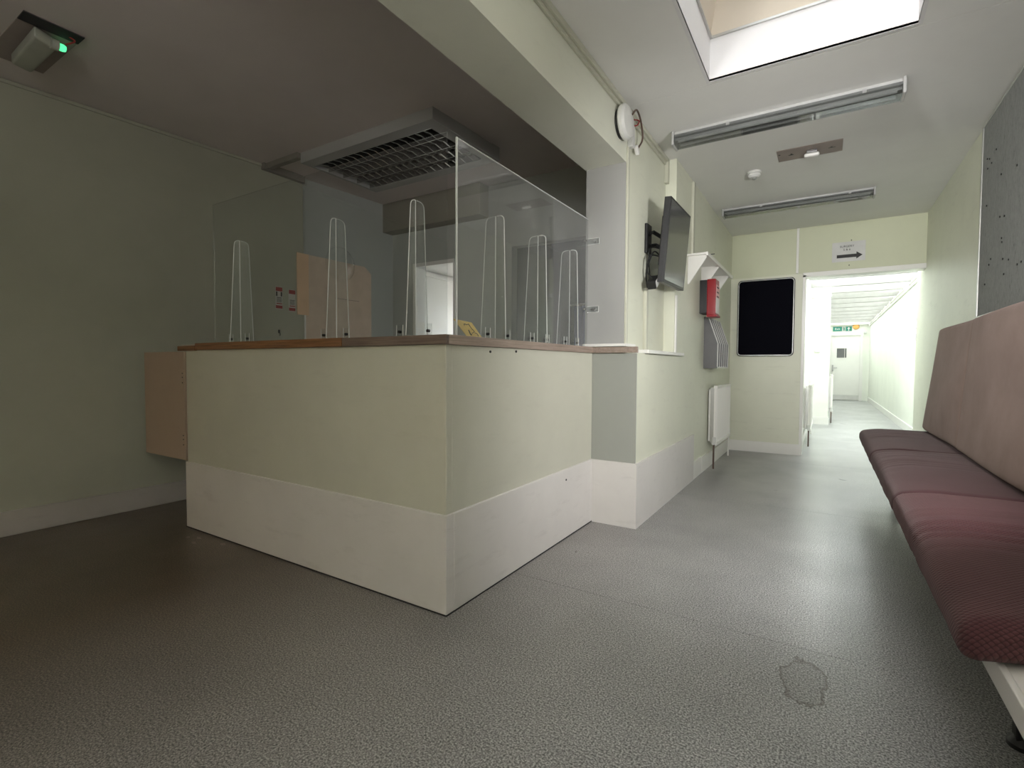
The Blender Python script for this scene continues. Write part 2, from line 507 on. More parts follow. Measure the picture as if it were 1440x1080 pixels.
def obj(name, bm, mat, parent=None, smooth=False, label=None, cat=None, group=None, kind=None, angle=35):
    """bm is in world coordinates; linked as one mesh object"""
    if parent is not None: org = ORG[parent.name]
    else:
        xs = [v.co for v in bm.verts]
        org = Vector((sum(v.x for v in xs)/len(xs), sum(v.y for v in xs)/len(xs), min(v.z for v in xs)))
    bmesh.ops.translate(bm, verts=bm.verts, vec=-org)
    me = bpy.data.meshes.new(name); bm.to_mesh(me); bm.free()
    for m_ in (mat if isinstance(mat, (list, tuple)) else [mat]): me.materials.append(m_)
    if smooth:
        me.polygons.foreach_set('use_smooth', [True]*len(me.polygons))
        try: me.set_sharp_from_angle(angle=R(angle))
        except Exception: pass
    o = bpy.data.objects.new(name, me); COL.objects.link(o)
    if parent is not None:
        o.parent = parent
    else: o.location = org
    ORG[o.name] = org
    if label: o['label'] = label
    if cat: o['category'] = cat
    if group: o['group'] = group
    if kind: o['kind'] = kind
    return o

def struct(name, bm, mat, label, **k):
    return obj(name, bm, mat, label=label, kind='structure', **k)

def copy_tree(o, delta, parent=None):
    c = o.copy(); COL.objects.link(c)
    if parent is None: c.location = Vector(o.location)+Vector(delta)
    else: c.parent = parent
    for ch in [x for x in bpy.data.objects if x.parent == o]: copy_tree(ch, delta, c)
    return c

def text_bm(s, size, extrude=.0004, align='CENTER'):
    cu = bpy.data.curves.new('lettering', 'FONT'); cu.body = s; cu.size = size; cu.extrude = extrude
    cu.align_x = align; cu.align_y = 'CENTER'; cu.resolution_u = 3
    o = bpy.data.objects.new('lettering', cu); COL.objects.link(o)
    me = o.to_mesh()
    bm = bmesh.new(); bm.from_mesh(me)
    o.to_mesh_clear(); bpy.data.objects.remove(o); bpy.data.curves.remove(cu)
    return bm

def facing(bm, axis, loc):
    """stand flat lettering (xy plane) up on a wall: axis is the side it faces"""
    rot = {'-y': Matrix.Rotation(R(90), 4, 'X'), '+x': Matrix.Rotation(R(90), 4, 'Z') @ Matrix.Rotation(R(90), 4, 'X')}[axis]
    bmesh.ops.transform(bm, matrix=Matrix.Translation(loc) @ rot, verts=bm.verts)
    return bm

# ------------------------------------------------------------------ key dimensions
XR, XP, XM = .88, -1.115, -1.03        # right wall, pillar side, middle wall
YE = 6.85; ZC = 2.69
XL = -4.20; YB = 4.17
def zl(y): return 2.72+.03*y           # left-hand ceiling falls slightly towards the front
BOT = 2.36; XB = -1.395                # beam underside and inner side
YF = -2.3

# ------------------------------------------------------------------ floor
fl = struct('floor', B((-5.2, YF-.3, -.12, 1.35, 19.5, -.003)), M_dark, 'grey speckled vinyl floor laid in wide sheets through room and corridor')
cuts = [YF-.3, .05, 2.13, 4.21, 6.27, 8.12, 10.2, 12.3, 14.4, 16.4, 19.5]
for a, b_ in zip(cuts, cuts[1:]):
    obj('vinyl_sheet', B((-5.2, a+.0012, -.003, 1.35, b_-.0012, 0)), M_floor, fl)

# ------------------------------------------------------------------ ceilings
SX0, SX1, SY0, SY1 = -.605, .336, .9, 3.09
ce = struct('ceiling', B((XB, YF-.2, ZC+.012, SX0-.02, YE+.1, ZC+.1), (SX1+.02, YF-.2, ZC+.012, 1.2, YE+.1, ZC+.1),
            (SX0-.02, YF-.2, ZC+.012, SX1+.02, SY0-.02, ZC+.1), (SX0-.02, SY1+.02, ZC+.012, SX1+.02, YE+.1, ZC+.1)), M_ceil,
            'off-white boarded ceiling over the waiting area')
obj('ceiling_board', B((XB, YF, ZC, 1.0, -.001, ZC+.012)), M_ceil, ce)
obj('ceiling_board', B((XB, .001, ZC, 1.0, SY0, ZC+.012), (XB, SY0, ZC, SX0, SY1, ZC+.012), (SX1, SY0, ZC, 1.0, SY1, ZC+.012),
                       (XB, SY1, ZC, 1.0, 3.122, ZC+.012)), M_ceil, ce)
obj('ceiling_board', B((XB, 3.125, ZC, 1.0, YE+.1, ZC+.012)), M_ceil, ce)

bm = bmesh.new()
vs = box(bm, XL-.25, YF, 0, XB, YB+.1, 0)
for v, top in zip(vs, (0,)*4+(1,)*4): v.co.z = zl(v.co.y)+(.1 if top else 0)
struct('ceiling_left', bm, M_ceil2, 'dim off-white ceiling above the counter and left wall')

# skylight
wn = thing('window_1', 'white-lined pyramid skylight opening in the ceiling', None, (-.13, 2.2, ZC), kind='structure')
ZS = 2.925
def ring_walls(bm, x0, y0, z0, x1, y1, z1, X0, Y0, X1, Y1, flip=False):
    lo = [bm.verts.new(p) for p in ((x0,y0,z0),(x1,y0,z0),(x1,y1,z0),(x0,y1,z0))]
    hi = [bm.verts.new(p) for p in ((X0,Y0,z1),(X1,Y0,z1),(X1,Y1,z1),(X0,Y1,z1))]
    for i in range(4): bm.faces.new((lo[i], hi[i], hi[(i+1)%4], lo[(i+1)%4]))
def frame_boxes(x0, y0, x1, y1, z0, z1, t):
    return [(x0-t, y0-t, z0, x0, y1+t, z1), (x1, y0-t, z0, x1+t, y1+t, z1), (x0, y0-t, z0, x1, y0, z1), (x0, y1, z0, x1, y1+t, z1)]
obj('shaft_lining', B(*frame_boxes(SX0, SY0, SX1, SY1, ZC-.001, ZS, .018)), M_shaft, wn)
t_ = .012
obj('kerb_frame', B(*frame_boxes(SX0+t_, SY0+t_, SX1-t_, SY1-t_, ZS, ZS+.012, .03)), M_alu, wn)
TX0, TX1, TY0, TY1, ZT = SX0+.11, SX1-.11, SY0+.2, SY1-.2, 3.30
quads = [((SX0,SY0),(SX1,SY0),(TX1,TY0),(TX0,TY0)), ((SX1,SY0),(SX1,SY1),(TX1,TY1),(TX1,TY0)),
         ((SX1,SY1),(SX0,SY1),(TX0,TY1),(TX1,TY1)), ((SX0,SY1),(SX0,SY0),(TX0,TY0),(TX0,TY1))]
for q in quads:
    bm = bmesh.new()
    zs = (ZS+.012, ZS+.012, ZT, ZT)
    a = [bm.verts.new((p[0], p[1], z)) for p, z in zip(q, zs)]
    c_ = Vector((-.13, 1.995, 3.1))
    n_ = (a[1].co-a[0].co).cross(a[3].co-a[0].co).normalized()
    if n_.dot(a[0].co-c_) < 0: n_ = -n_
    b_ = [bm.verts.new(v.co+n_*.02) for v in a]
    bm.faces.new(a); bm.faces.new(b_[::-1])
    for i in range(4): bm.faces.new((a[i], b_[i], b_[(i+1)%4], a[(i+1)%4]))
    bmesh.ops.recalc_face_normals(bm, faces=bm.faces)
    obj('splay_panel', bm, M_splay, wn)
obj('glass_pane', B((TX0-.01, TY0-.01, ZT+.006, TX1+.01, TY1+.01, ZT+.012)), M_skyglass, wn)

# ------------------------------------------------------------------ walls of the waiting room
struct('wall_right', B((XR, YF, 0, 1.3, 7.41, ZC+.06)), M_wall, 'pale green wall behind the padded bench')
bm = B((-1.2, YE, 0, -.247, YE+.15, ZC+.05), (-.247, YE, 2.155, XR, YE+.15, ZC+.05))
struct('wall_end', bm, M_end, 'olive green end wall with the corridor opening')
struct('wall_end_lower', B((XM, YE-.012, 0, -.249, YE+.01, 2.150)), M_wall, 'slightly proud green lower facing on the end wall')
struct('wall_corridor_left', B((-.42, YE+.15, 0, -.249, 10.8, 2.52)), M_corr, 'near left wall of the bright corridor')
struct('wall_corridor_block', B((-.5, 10.8, 0, .06, 19.3, 2.52)), M_corr, 'projecting pale wall with the pull switch in the corridor')
struct('wall_corridor_right', B((1.157, 7.41, 0, 1.35, 19.3, 2.52)), M_corr, 'long pale right wall of the bright corridor')
struct('wall_corridor_end', B((.06, 19.2, 0, .13, 19.3, 2.6), (.935, 19.2, 0, 1.2, 19.3, 2.6), (.13, 19.2, 2.09, .935, 19.3, 2.6)), M_corr, 'far end wall around the white corridor door')
struct('wall_corridor_header', B((-.42, YE+.15, 2.52, 1.35, YE+.2, 2.9), (-.42, YE+.15, 2.45, XR, 7.3, 2.52)), M_corr, 'boarded head between end wall and glazed corridor roof')

# partition with pillar end
struct('wall_middle', B((-1.385, 3.15, 0, XP, 4.08, ZC+.05), (-1.385, 4.08, 0, XM, YE+.01, ZC+.05)), M_wall, 'pale green wall between counter room and waiting area')
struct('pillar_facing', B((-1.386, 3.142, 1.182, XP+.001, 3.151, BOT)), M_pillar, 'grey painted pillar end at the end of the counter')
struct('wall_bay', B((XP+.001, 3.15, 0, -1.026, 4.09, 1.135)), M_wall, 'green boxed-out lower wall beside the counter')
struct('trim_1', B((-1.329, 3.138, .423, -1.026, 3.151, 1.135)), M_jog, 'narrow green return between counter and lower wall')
struct('trim_2', B((-1.04, 3.151, 0, -1.012, 4.79, .423), (-1.318, 3.128, 0, -1.012, 3.151, .423)), M_plinth, 'tall cream plinth board along the lower middle wall')
struct('baseboard_middle', B((XM, 4.79, 0, XM+.015, 5.16, .16), (XM, 5.163, 0, XM+.018, YE-.012, .15)), M_white, 'cream skirting board under the radiator')
struct('baseboard_end', B((XM+.018, YE-.03, 0, -.235, YE-.012, .13), (-.249, YE-.012, 0, -.235, YE+.2, .13)), M_white, 'cream skirting board below the black display board')
struct('baseboard_right', B((XR-.015, YF, 0, XR, 7.41, .13)), M_white, 'cream skirting board behind the padded bench')

# beam
struct('trim_3', B((XB, YF, BOT, XP, 3.15, 2.85)), M_beam, 'deep pale green beam across the top of the counter opening')
struct('wall_middle_head', B((XB, 3.15, 2.36, XP-.001, 4.4, 2.87), (XB, 4.1, 2.3, XM-.002, YE, 2.86)), M_beam, 'upper part of the wall above the pillar')
# doorway lining
dr = thing('door_1', 'white-lined opening into the bright corridor', None, (.3, YE, 0), kind='structure')
obj('door_jamb', BB(-.249, YE-.02, 0, -.215, YE+.17, 2.13, .003), M_white, dr)
obj('door_head', BB(-.249, YE-.02, 2.105, XR, YE+.17, 2.158, .003), M_white, dr)

# left room
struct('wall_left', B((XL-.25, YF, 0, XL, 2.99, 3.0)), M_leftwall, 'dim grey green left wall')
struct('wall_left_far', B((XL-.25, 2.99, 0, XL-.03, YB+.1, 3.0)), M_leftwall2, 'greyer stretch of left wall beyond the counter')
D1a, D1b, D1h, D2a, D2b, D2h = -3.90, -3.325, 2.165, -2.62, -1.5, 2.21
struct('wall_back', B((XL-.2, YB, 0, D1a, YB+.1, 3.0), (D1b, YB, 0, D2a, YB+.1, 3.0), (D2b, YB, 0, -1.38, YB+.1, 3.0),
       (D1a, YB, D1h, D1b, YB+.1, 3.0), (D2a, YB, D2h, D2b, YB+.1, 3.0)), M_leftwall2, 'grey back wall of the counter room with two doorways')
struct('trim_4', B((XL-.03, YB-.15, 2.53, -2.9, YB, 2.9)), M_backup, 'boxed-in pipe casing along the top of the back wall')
struct('baseboard_left', BB(XL, YF, 0, XL+.02, 2.99, .15, .004), M_basel, 'scuffed cream skirting board on the left wall')
d2 = thing('door_2', 'white frame round the doorway into the white room', None, ((D1a+D1b)/2, YB, 0), kind='structure')
obj('door_jamb', B((D1a, YB-.02, 0, D1a+.045, YB+.12, D1h)), M_white, d2)
obj('door_jamb', B((D1b-.02, YB-.005, 0, D1b, YB+.12, D1h)), M_white, d2)
obj('door_head', B((D1a, YB-.02, D1h-.035, D1b, YB+.12, D1h+.005)), M_white, d2)
# room beyond the first doorway
struct('wall_white_room', B((XL-.2, YB+.1, 0, XL-.1, 6.9, 2.5), (-2.9, YB+.1, 0, -2.8, 6.9, 2.5),
       (XL-.1, 6.8, 0, -4.15, 6.9, 2.5), (-3.05, 6.8, 0, -2.9, 6.9, 2.5), (-4.15, 6.8, 0, -3.05, 6.9, .8), (-4.15, 6.8, 2.1, -3.05, 6.9, 2.5)), M_white, 'white walls of the room behind the counter')
struct('ceiling_white_room', B((XL-.2, YB+.1, 2.24, -2.8, 6.9, 2.34)), M_white, 'white ceiling of the room behind the counter')
struct('trim_5', B((XL-.1, YB+.12, 2.17, XL-.07, 6.8, 2.215)), M_white, 'white picture rail in the room behind the counter')
wb = thing('window_2', 'window lighting the white room', None, (-3.6, 6.8, .8), kind='structure')
obj('window_frame', B((-4.15, 6.81, .8, -4.1, 6.87, 2.1), (-3.1, 6.81, .8, -3.05, 6.87, 2.1), (-4.1, 6.81, .8, -3.1, 6.87, .85), (-4.1, 6.81, 2.05, -3.1, 6.87, 2.1)), M_white, wb)
obj('glass_pane', B((-4.1, 6.835, .85, -3.1, 6.84, 2.05)), M_clearglass, wb)
# dark room with curtain
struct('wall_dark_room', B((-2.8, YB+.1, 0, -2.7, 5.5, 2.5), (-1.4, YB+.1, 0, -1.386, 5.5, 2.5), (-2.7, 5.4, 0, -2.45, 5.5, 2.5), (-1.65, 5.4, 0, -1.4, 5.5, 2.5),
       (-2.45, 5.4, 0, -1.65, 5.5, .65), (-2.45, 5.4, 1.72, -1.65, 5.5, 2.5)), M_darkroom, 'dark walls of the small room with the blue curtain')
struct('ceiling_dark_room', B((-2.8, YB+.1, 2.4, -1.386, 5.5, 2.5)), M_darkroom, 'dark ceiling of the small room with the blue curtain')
wc = thing('window_3', 'small window behind the blue curtain', None, (-2.05, 5.4, .65), kind='structure')
obj('window_frame', B((-2.45, 5.42, .65, -2.41, 5.46, 1.72), (-1.69, 5.42, .65, -1.65, 5.46, 1.72), (-2.41, 5.42, .65, -1.69, 5.46, .69), (-2.41, 5.42, 1.68, -1.69, 5.46, 1.72), (-2.41, 5.42, 1.31, -1.69, 5.46, 1.345)), M_white, wc)
obj('glass_pane', B((-2.41, 5.437, .69, -1.69, 5.442, 1.68)), M_glass, wc)
bm = bmesh.new(); n_ = 90; cols = []
for i in range(n_+1):
    x = -2.5+.9*i/n_
    y = 5.36+.018*math.sin(i*.9)+.008*math.sin(i*.37)
    cols.append([bm.verts.new((x, y, z)) for z in (.55, 1.15, 1.75)]+[bm.verts.new((x, y+.004, z)) for z in (1.75, 1.15, .55)])
for a, b_ in zip(cols, cols[1:]):
    for k in range(6): bm.faces.new((a[k], a[(k+1)%6], b_[(k+1)%6], b_[k]))
bm.faces.new(cols[0][::-1]); bm.faces.new(cols[-1])
cu = thing('curtain', 'blue pleated curtain glowing at the small dark room window', 'curtain', (-2.05, 5.36, .55))
obj('curtain_cloth', bm, M_curtain, cu, smooth=True, angle=80)
obj('curtain_rail', cyl((-2.05, 5.36, 1.765), 'x', .012, 1.0), M_white, cu)

# rear wall behind the camera with a window
WX0, WX1, WZ0, WZ1 = -1.15, .55, .85, 2.15
struct('wall_front', B((XL-.2, YF-.1, 0, WX0, YF, 2.95), (WX1, YF-.1, 0, 1.2, YF, 2.95), (WX0, YF-.1, 0, WX1, YF, WZ0), (WX0, YF-.1, WZ1, WX1, YF, 2.95)), M_wall, 'wall with the front window facing the counter')
wf = thing('window_4', 'front window facing the counter', None, (-.3, YF, WZ0), kind='structure')
obj('window_frame', B((WX0, YF-.08, WZ0, WX0+.05, YF-.03, WZ1), (WX1-.05, YF-.08, WZ0, WX1, YF-.03, WZ1), (WX0+.05, YF-.08, WZ0, WX1-.05, YF-.03, WZ0+.05),
    (WX0+.05, YF-.08, WZ1-.05, WX1-.05, YF-.03, WZ1), (-.33, YF-.08, WZ0+.05, -.27, YF-.03, WZ1-.05)), M_white, wf)
obj('glass_pane', B((WX0+.05, YF-.058, WZ0+.05, WX1-.05, YF-.053, WZ1-.05)), M_frontglass, wf)

# ------------------------------------------------------------------ corridor roof and fittings
rf = thing('ceiling_corridor', 'glazed corridor roof on white rafters', None, (.4, 13, 2.45), kind='structure')
ys = [7.36+.93*i for i in range(13)]
for y in ys:
    obj('rafter', B((-.42, y, 2.43, 1.3, y+.075, 2.57)), M_rafter, rf)
for a, b_ in zip(ys, ys[1:]+[19.25]):
    obj('roof_pane', B((-.42, a+.08, 2.60, 1.3, b_-.005+.075, 2.606)), M_roofglass if a < 10.5 else M_roofglass2, rf)
for y in ys: obj('glazing_bar', B((-.42, y, 2.575, 1.3, y+.075, 2.60)), M_white, rf)
struct('trim_6', B((-.42, 19.1, 2.40, 1.3, 19.2, 2.6)), M_white, 'white beam over the far corridor door')
struct('trim_7', B((1.142, 7.45, 0, 1.157, 19.2, .13), (.06, 10.8, 0, .075, 19.2, .12), (-.249, 10.785, 0, .075, 10.8, .14), (-.249, 7.05, 0, -.235, 10.78, .13)), M_white, 'white skirting boards along the corridor walls')
struct('trim_8', BB(-.25, 10.77, 2.33, .07, 10.8, 2.36, .003), M_white, 'thin white rail on top of the projecting corridor wall')

# twin conduits on the right corridor wall
cp = thing('corridor_conduit', 'twin white pipes running high along the right corridor wall', 'pipe', (1.14, 13, 2.3))
obj('pipe', cyl((1.138, 13.3, 2.43), 'y', .017, 11.5, 10), M_white, cp, smooth=True)
obj('pipe', cyl((1.138, 13.3, 2.36), 'y', .017, 11.5, 10), M_white, cp, smooth=True)
for y in (8.5, 10.5, 13.2, 16, 18.9): obj('pipe_clip', BB(1.11, y, 2.33, 1.157, y+.06, 2.46), M_white, cp)
ps = thing('pull_switch', 'white surface switch box on the projecting corridor wall', 'switch', (-.13, 10.79, 1.36))
obj('switch_box', BB(-.175, 10.755, 1.33, -.085, 10.8, 1.41), M_plastic, ps)
obj('conduit', BB(-.14, 10.78, 1.41, -.12, 10.8, 2.33, .003), M_plastic, ps)

# far door
fd = thing('door_3', 'white corridor end door with small window and metal kick plate', None, (.53, 19.2, 0), kind='structure')
obj('door_leaf', B((.15, 19.21, .01, .30, 19.25, 2.07), (.56, 19.21, .01, .915, 19.25, 2.07), (.30, 19.21, .01, .56, 19.25, 1.36), (.30, 19.21, 1.66, .56, 19.25, 2.07)), M_white, fd)
pn = obj('window_bead', B(*[(a, 19.2, b_, c_, 19.212, d_) for a, b_, c_, d_ in ((.285, 1.345, .575, 1.36), (.285, 1.66, .575, 1.675), (.285, 1.36, .30, 1.66), (.56, 1.36, .575, 1.66), (.505, 1.36, .515, 1.66))]), M_white, fd)
obj('window_pane', B((.30, 19.222, 1.36, .56, 19.228, 1.66)), M_grey, fd)
obj('added_light_block', B((.06, 19.26, 0, 1.0, 19.3, 2.2)), M_grey, fd)  # added behind the door to block light leaking through the gaps
obj('kick_plate', B((.16, 19.203, .03, .905, 19.21, .17)), M_alu, fd)
obj('door_frame', B((.075, 19.17, 0, .15, 19.2, 2.15), (.915, 19.17, 0, .99, 19.2, 2.15), (.15, 19.17, 2.07, .915, 19.2, 2.15)), M_white, fd)
hd = obj('door_handle', BB(.18, 19.185, .93, .215, 19.21, 1.13), M_steel, fd)
obj('lever', BB(.195, 19.15, 1.03, .32, 19.17, 1.05), M_steel, hd)
es = thing('exit_sign', 'green and white running man exit sign above the far door', 'sign', (.41, 19.19, 2.2))
obj('sign_plate', B((.17, 19.188, 2.2, .69, 19.198, 2.36)), M_signwhite, es)
obj('green_panel', B((.18, 19.184, 2.21, .42, 19.188, 2.35)), M_green, es)
obj('green_panel', B((.52, 19.184, 2.21, .68, 19.188, 2.35)), M_green, es)
obj('arrow', prism([(.59, 2.22), (.61, 2.22), (.61, 2.28), (.64, 2.28), (.60, 2.335), (.56, 2.28), (.59, 2.28)], 'y', 19.18, 19.184), M_label, es)
obj('running_man', prism([(.455, 2.22), (.47, 2.22), (.475, 2.26), (.49, 2.22), (.50, 2.225), (.487, 2.29), (.50, 2.30), (.495, 2.31), (.48, 2.305), (.478, 2.335), (.462, 2.335), (.465, 2.305), (.45, 2.295), (.452, 2.287), (.464, 2.29)], 'y', 19.184, 19.188), M_green, es)
obj('lettering', facing(text_bm('Exit', .09), '-y', (.30, 19.183, 2.28)), M_label, es)
al = thing('alarm_sounder', 'round orange alarm sounder beside the exit sign', 'alarm', (.79, 19.19, 2.3))
obj('sounder_body', lathe((.79, 19.2, 2.34), 'y', [(.09, 0), (.09, -.02), (.08, -.05), (.05, -.06)]), M_orange, al, smooth=True)
obj('sounder_base', cyl((.79, 19.197, 2.34), 'y', .1, .02), M_plastic, al)
cs = thing('door_closer', 'small white box fixed at the top right of the far door', 'box', (1.03, 19.18, 2.12))
obj('closer_body', BB(1.0, 19.15, 2.12, 1.07, 19.2, 2.17), M_plastic, cs)
# hinges at the corridor mouth
hg = thing('gate_hinge', 'small metal hinge plate on the edge of the right wall', 'hinge', (.875, 7.3, 1.55), group='hinge plates at the corridor mouth')
obj('hinge_leaf', B((.872, 7.36, 1.50, .88, 7.4, 1.62)), M_steel, hg)
obj('hinge_leaf', B((.872, 7.36, 1.36, .88, 7.4, 1.44)), M_steel, hg)
bk = thing('floor_bolt', 'small grey bolt keep low on the right wall edge', 'bolt', (.87, 7.3, .1))
obj('bolt_keep', BB(.86, 7.33, .14, .88, 7.40, .32), M_steel, bk)

def radiator(x, y0, y1, z0, z1, label, dbl=True, pipes=True):
    """front face at x, looking towards +x"""
    t = thing('radiator', label, 'radiator', (x-.03, (y0+y1)/2, 0))
    bm = bmesh.new(); n = int((y1-y0)/.033); pts = []
    for i in range(n):
        a = y0+(y1-y0)*i/n; d = (y1-y0)/n
        pts += [(x-.012, a), (x-.012, a+d*.35), (x, a+d*.55), (x, a+d*.85)]
    pts += [(x-.012, y1), (x-.03, y1), (x-.03, y0)]
    obj('front_panel', prism(pts, 'z', z0+.03, z1-.02), M_white, t)
    if dbl: obj('rear_panel', BB(x-.085, y0+.01, z0+.04, x-.065, y1-.01, z1-.04), M_white, t)
    obj('top_rail', BB(x-.035, y0-.005, z1-.03, x+.004, y1+.005, z1, .006), M_white, t)
    obj('bottom_rail', BB(x-.035, y0-.005, z0, x+.006, y1+.005, z0+.04, .008), M_white, t)
    obj('end_panel', B((x-.064, y0, z0+.03, x-.03, y0+.012, z1-.02)), M_alu, t)
    for y in (y0+.12, y1-.12): obj('wall_bracket', B((x-.1, y, z0+.1, x-.085, y+.03, z1-.1)), M_steel, t)
    for y in (y0-.03, y1+.03):
        vv = obj('valve', cyl((x-.02, y, z0+.03), 'y', .016, .06, 12), M_plastic, t, smooth=True)
        obj('valve_cap', cyl((x-.02, y, z0+.065), 'z', .02, .05, 12), M_plastic, vv, smooth=True)
        obj('pipe', cyl((x-.02, y, (z0+.03)/2), 'z', .009, z0+.03, 10), M_brown if y < y0 else M_white, t, smooth=True)
    return t
radiator(-.935, 5.47, 6.33, .235, .855, 'white panel radiator low on the middle wall under the leaflet rack')
radiator(-.15, 7.7, 9.1, .2, .82, 'white radiator on the left wall of the corridor')
radiator(.13, 11.2, 12.4, .2, .9, 'white radiator beyond the projecting corridor wall')

# ------------------------------------------------------------------ reception counter
CX, CY, CL = -1.33, 1.61, -3.47
rc = thing('reception_counter', 'pale green L-shaped reception counter with a tall cream plinth', 'counter', (-2.4, 2.2, 0))
obj('front_panel', BB(CL, CY, .42, CX, CY+.04, 1.137, .002), M_counter, rc)
obj('side_panel', BB(CX-.04, CY+.04, .42, CX, 3.15, 1.137, .002), M_counter, rc)
obj('front_plinth', BB(CL-.004, CY-.012, 0, CX+.011, CY+.04, .424, .003), M_plinth, rc)
obj('side_plinth', BB(CX-.04, CY+.04, 0, CX+.012, 3.14, .424, .003), M_plinth, rc)
obj('floor_gap_strip', B((CL-.006, CY-.014, 0, CX+.013, CY-.011, .006), (CX+.011, CY-.011, 0, CX+.014, 3.127, .006)), M_dark, rc)  # dark strip added to draw the gap line at the floor
obj('corner_bead', BB(CX-.012, CY-.003, .424, CX+.003, CY+.012, 1.137, .003), M_counter, rc)
obj('end_panel', B((CL, CY+.04, 0, CL+.02, CY+.55, 1.137)), M_counter, rc)
obj('inner_shelf', B((CL+.02, CY+.04, .6, CX-.04, CY+.5, .62)), M_top, rc)
for p in ((-1.329, 1.609, .6), (-1.329, 1.609, .95)): pass
wt = thing('worktop', 'long wooden-edged worktop on top of the reception counter', 'worktop', (-2.4, 2.2, 1.14))
obj('top_slab', B((CL-.07, CY+.005, 1.137, CX+.0, CY+.62, 1.174), (CX-.62, CY+.62, 1.137, CX, 3.142, 1.174)), M_top, wt)
z0, z1 = 1.1375, 1.178
obj('edge_strip', BB(-3.33, CY-.014, z0, -1.96, CY+.005, z1+.002, .002), M_wood_l, wt, label='orange-brown wooden edge strip')
obj('edge_strip', BB(-1.958, CY-.014, z0, CX+.012, CY+.005, z1, .002), M_wood_d, wt, label='grey-brown wooden edge strip')
obj('edge_strip', BB(CL-.08, CY-.014, z0-.003, -3.332, CY+.005, z1-.012, .002), M_wood_l, wt)
obj('edge_strip', BB(CX, CY+.006, z0, CX+.013, 3.13, z1, .002), M_wood_y, wt, label='weathered pale brown edge strip')
obj('edge_strip', BB(CX+.002, 3.118, z0, -1.015, 3.142, z1-.002, .002), M_wood_y, wt)
# nail heads in the counter side
for i, (y, z) in enumerate(((1.93, 1.115), (2.16, 1.122), (2.73, .36))):
    obj('screw', cyl((CX+(.002 if z > .5 else .0125), y, z), 'x', .006, .005, 10), M_screwd, rc)
# window-sill style ledge round the pillar foot and below the tv
sl = thing('wall_sill', 'chipped white painted sill board below the television', 'sill', (-1.07, 3.7, 1.14))
obj('sill_board', BB(XP+.002, 3.3, 1.137, -.995, 4.28, 1.162, .004), M_white, sl)
obj('sill_return', BB(-1.39, 3.11, 1.179, -1.085, 3.30, 1.198, .003), M_white, sl)
obj('upright_strip', BB(-1.03, 4.09, 1.163, -1.018, 4.125, 1.62, .002), M_white, sl)

# half gate at the left end
gt = thing('counter_gate', 'brownish half-height gate hinged to the left end of the counter', 'gate', (-3.75, CY, .43))
obj('gate_panel', BB(-4.03, CY-.01, .43, CL-.006, CY+.012, 1.13, .002), M_gate, gt)
for z in (.56, .96):
    h_ = obj('hinge', BB(CL-.028, CY-.014, z-.05, CL+.012, CY-.010, z+.05, .001), M_gate, gt)
    for dz in (-.03, .005, .03): obj('screw', cyl((CL-.02, CY-.015, z+dz), 'y', .004, .003, 8), M_screwd, h_)

# ------------------------------------------------------------------ acrylic screens
def round_outline(pts, r, k=5):
    out = []
    n = len(pts)
    for i in range(n):
        p, rr = Vector(pts[i]), r[i]
        if rr <= 0: out.append(tuple(p)); continue
        a = (Vector(pts[i-1])-p).normalized(); b_ = (Vector(pts[(i+1)%n])-p).normalized()
        for j in range(k+1):
            t = j/k
            s = p+a*rr; e = p+b_*rr
            out.append(tuple((1-t)**2*s + 2*t*(1-t)*p + t*t*e))
    return out
def rim(outline, closed_from, axis, c, w=.003, thick=.0036):
    """bright edge band following an outline in the plane axis = c"""
    P = (lambda p: (c, p[0], p[1])) if axis == 'x' else (lambda p: (p[0], c, p[1]))
    pts = [P(p) for p in outline[closed_from:]]
    return tube(pts, w, 6, smooth=False)

def fin(t, sheet, pos, sgn, wb, wt_, plane):
    """tapered buttress fin standing square to the sheet; plane: 'x' sheet lies in x=const"""
    zt, zb = 1.775, 1.181
    ol = round_outline([(sheet+sgn*.004, zb), (sheet+sgn*wb, zb), (sheet+sgn*wt_, zt), (sheet+sgn*.004, zt)], [0, 0, .03, 0])
    ax = 'y' if plane == 'x' else 'x'
    f = obj('fin', prism(ol, ax, pos-.0025, pos+.0025), M_acr_thin, t)
    P = (lambda p: (p[0], pos, p[1])) if plane == 'x' else (lambda p: (pos, p[0], p[1]))
    obj('fin_edge', tube([P(p) for p in (ol+ol[:1] if sgn < 0 else ol[1:])], .002, 6, smooth=False), M_edge, f)

def tab(t, x, y, plane, h=.05, w_=.04):
    b_ = obj('bracket', (BB(x-w_/2, y-.0015, 1.181, x+w_/2, y+.0015, 1.181+h, .001) if plane == 'y' else BB(x-.0015, y-w_/2, 1.181, x+.0015, y+w_/2, 1.181+h, .001)), M_acr_thin, t)
    ax = 'y' if plane == 'y' else 'x'
    for dx in (-1, 1):
        q = (x+dx*w_/2, y) if plane == 'y' else (x, y+dx*w_/2)
        obj('bracket_edge', cyl((q[0], q[1], 1.181+h/2), 'z', .0014, h, 6), M_edge, b_)
    obj('bolt', cyl((x, y, 1.2), ax, .007, .012, 10), M_screwd, b_)

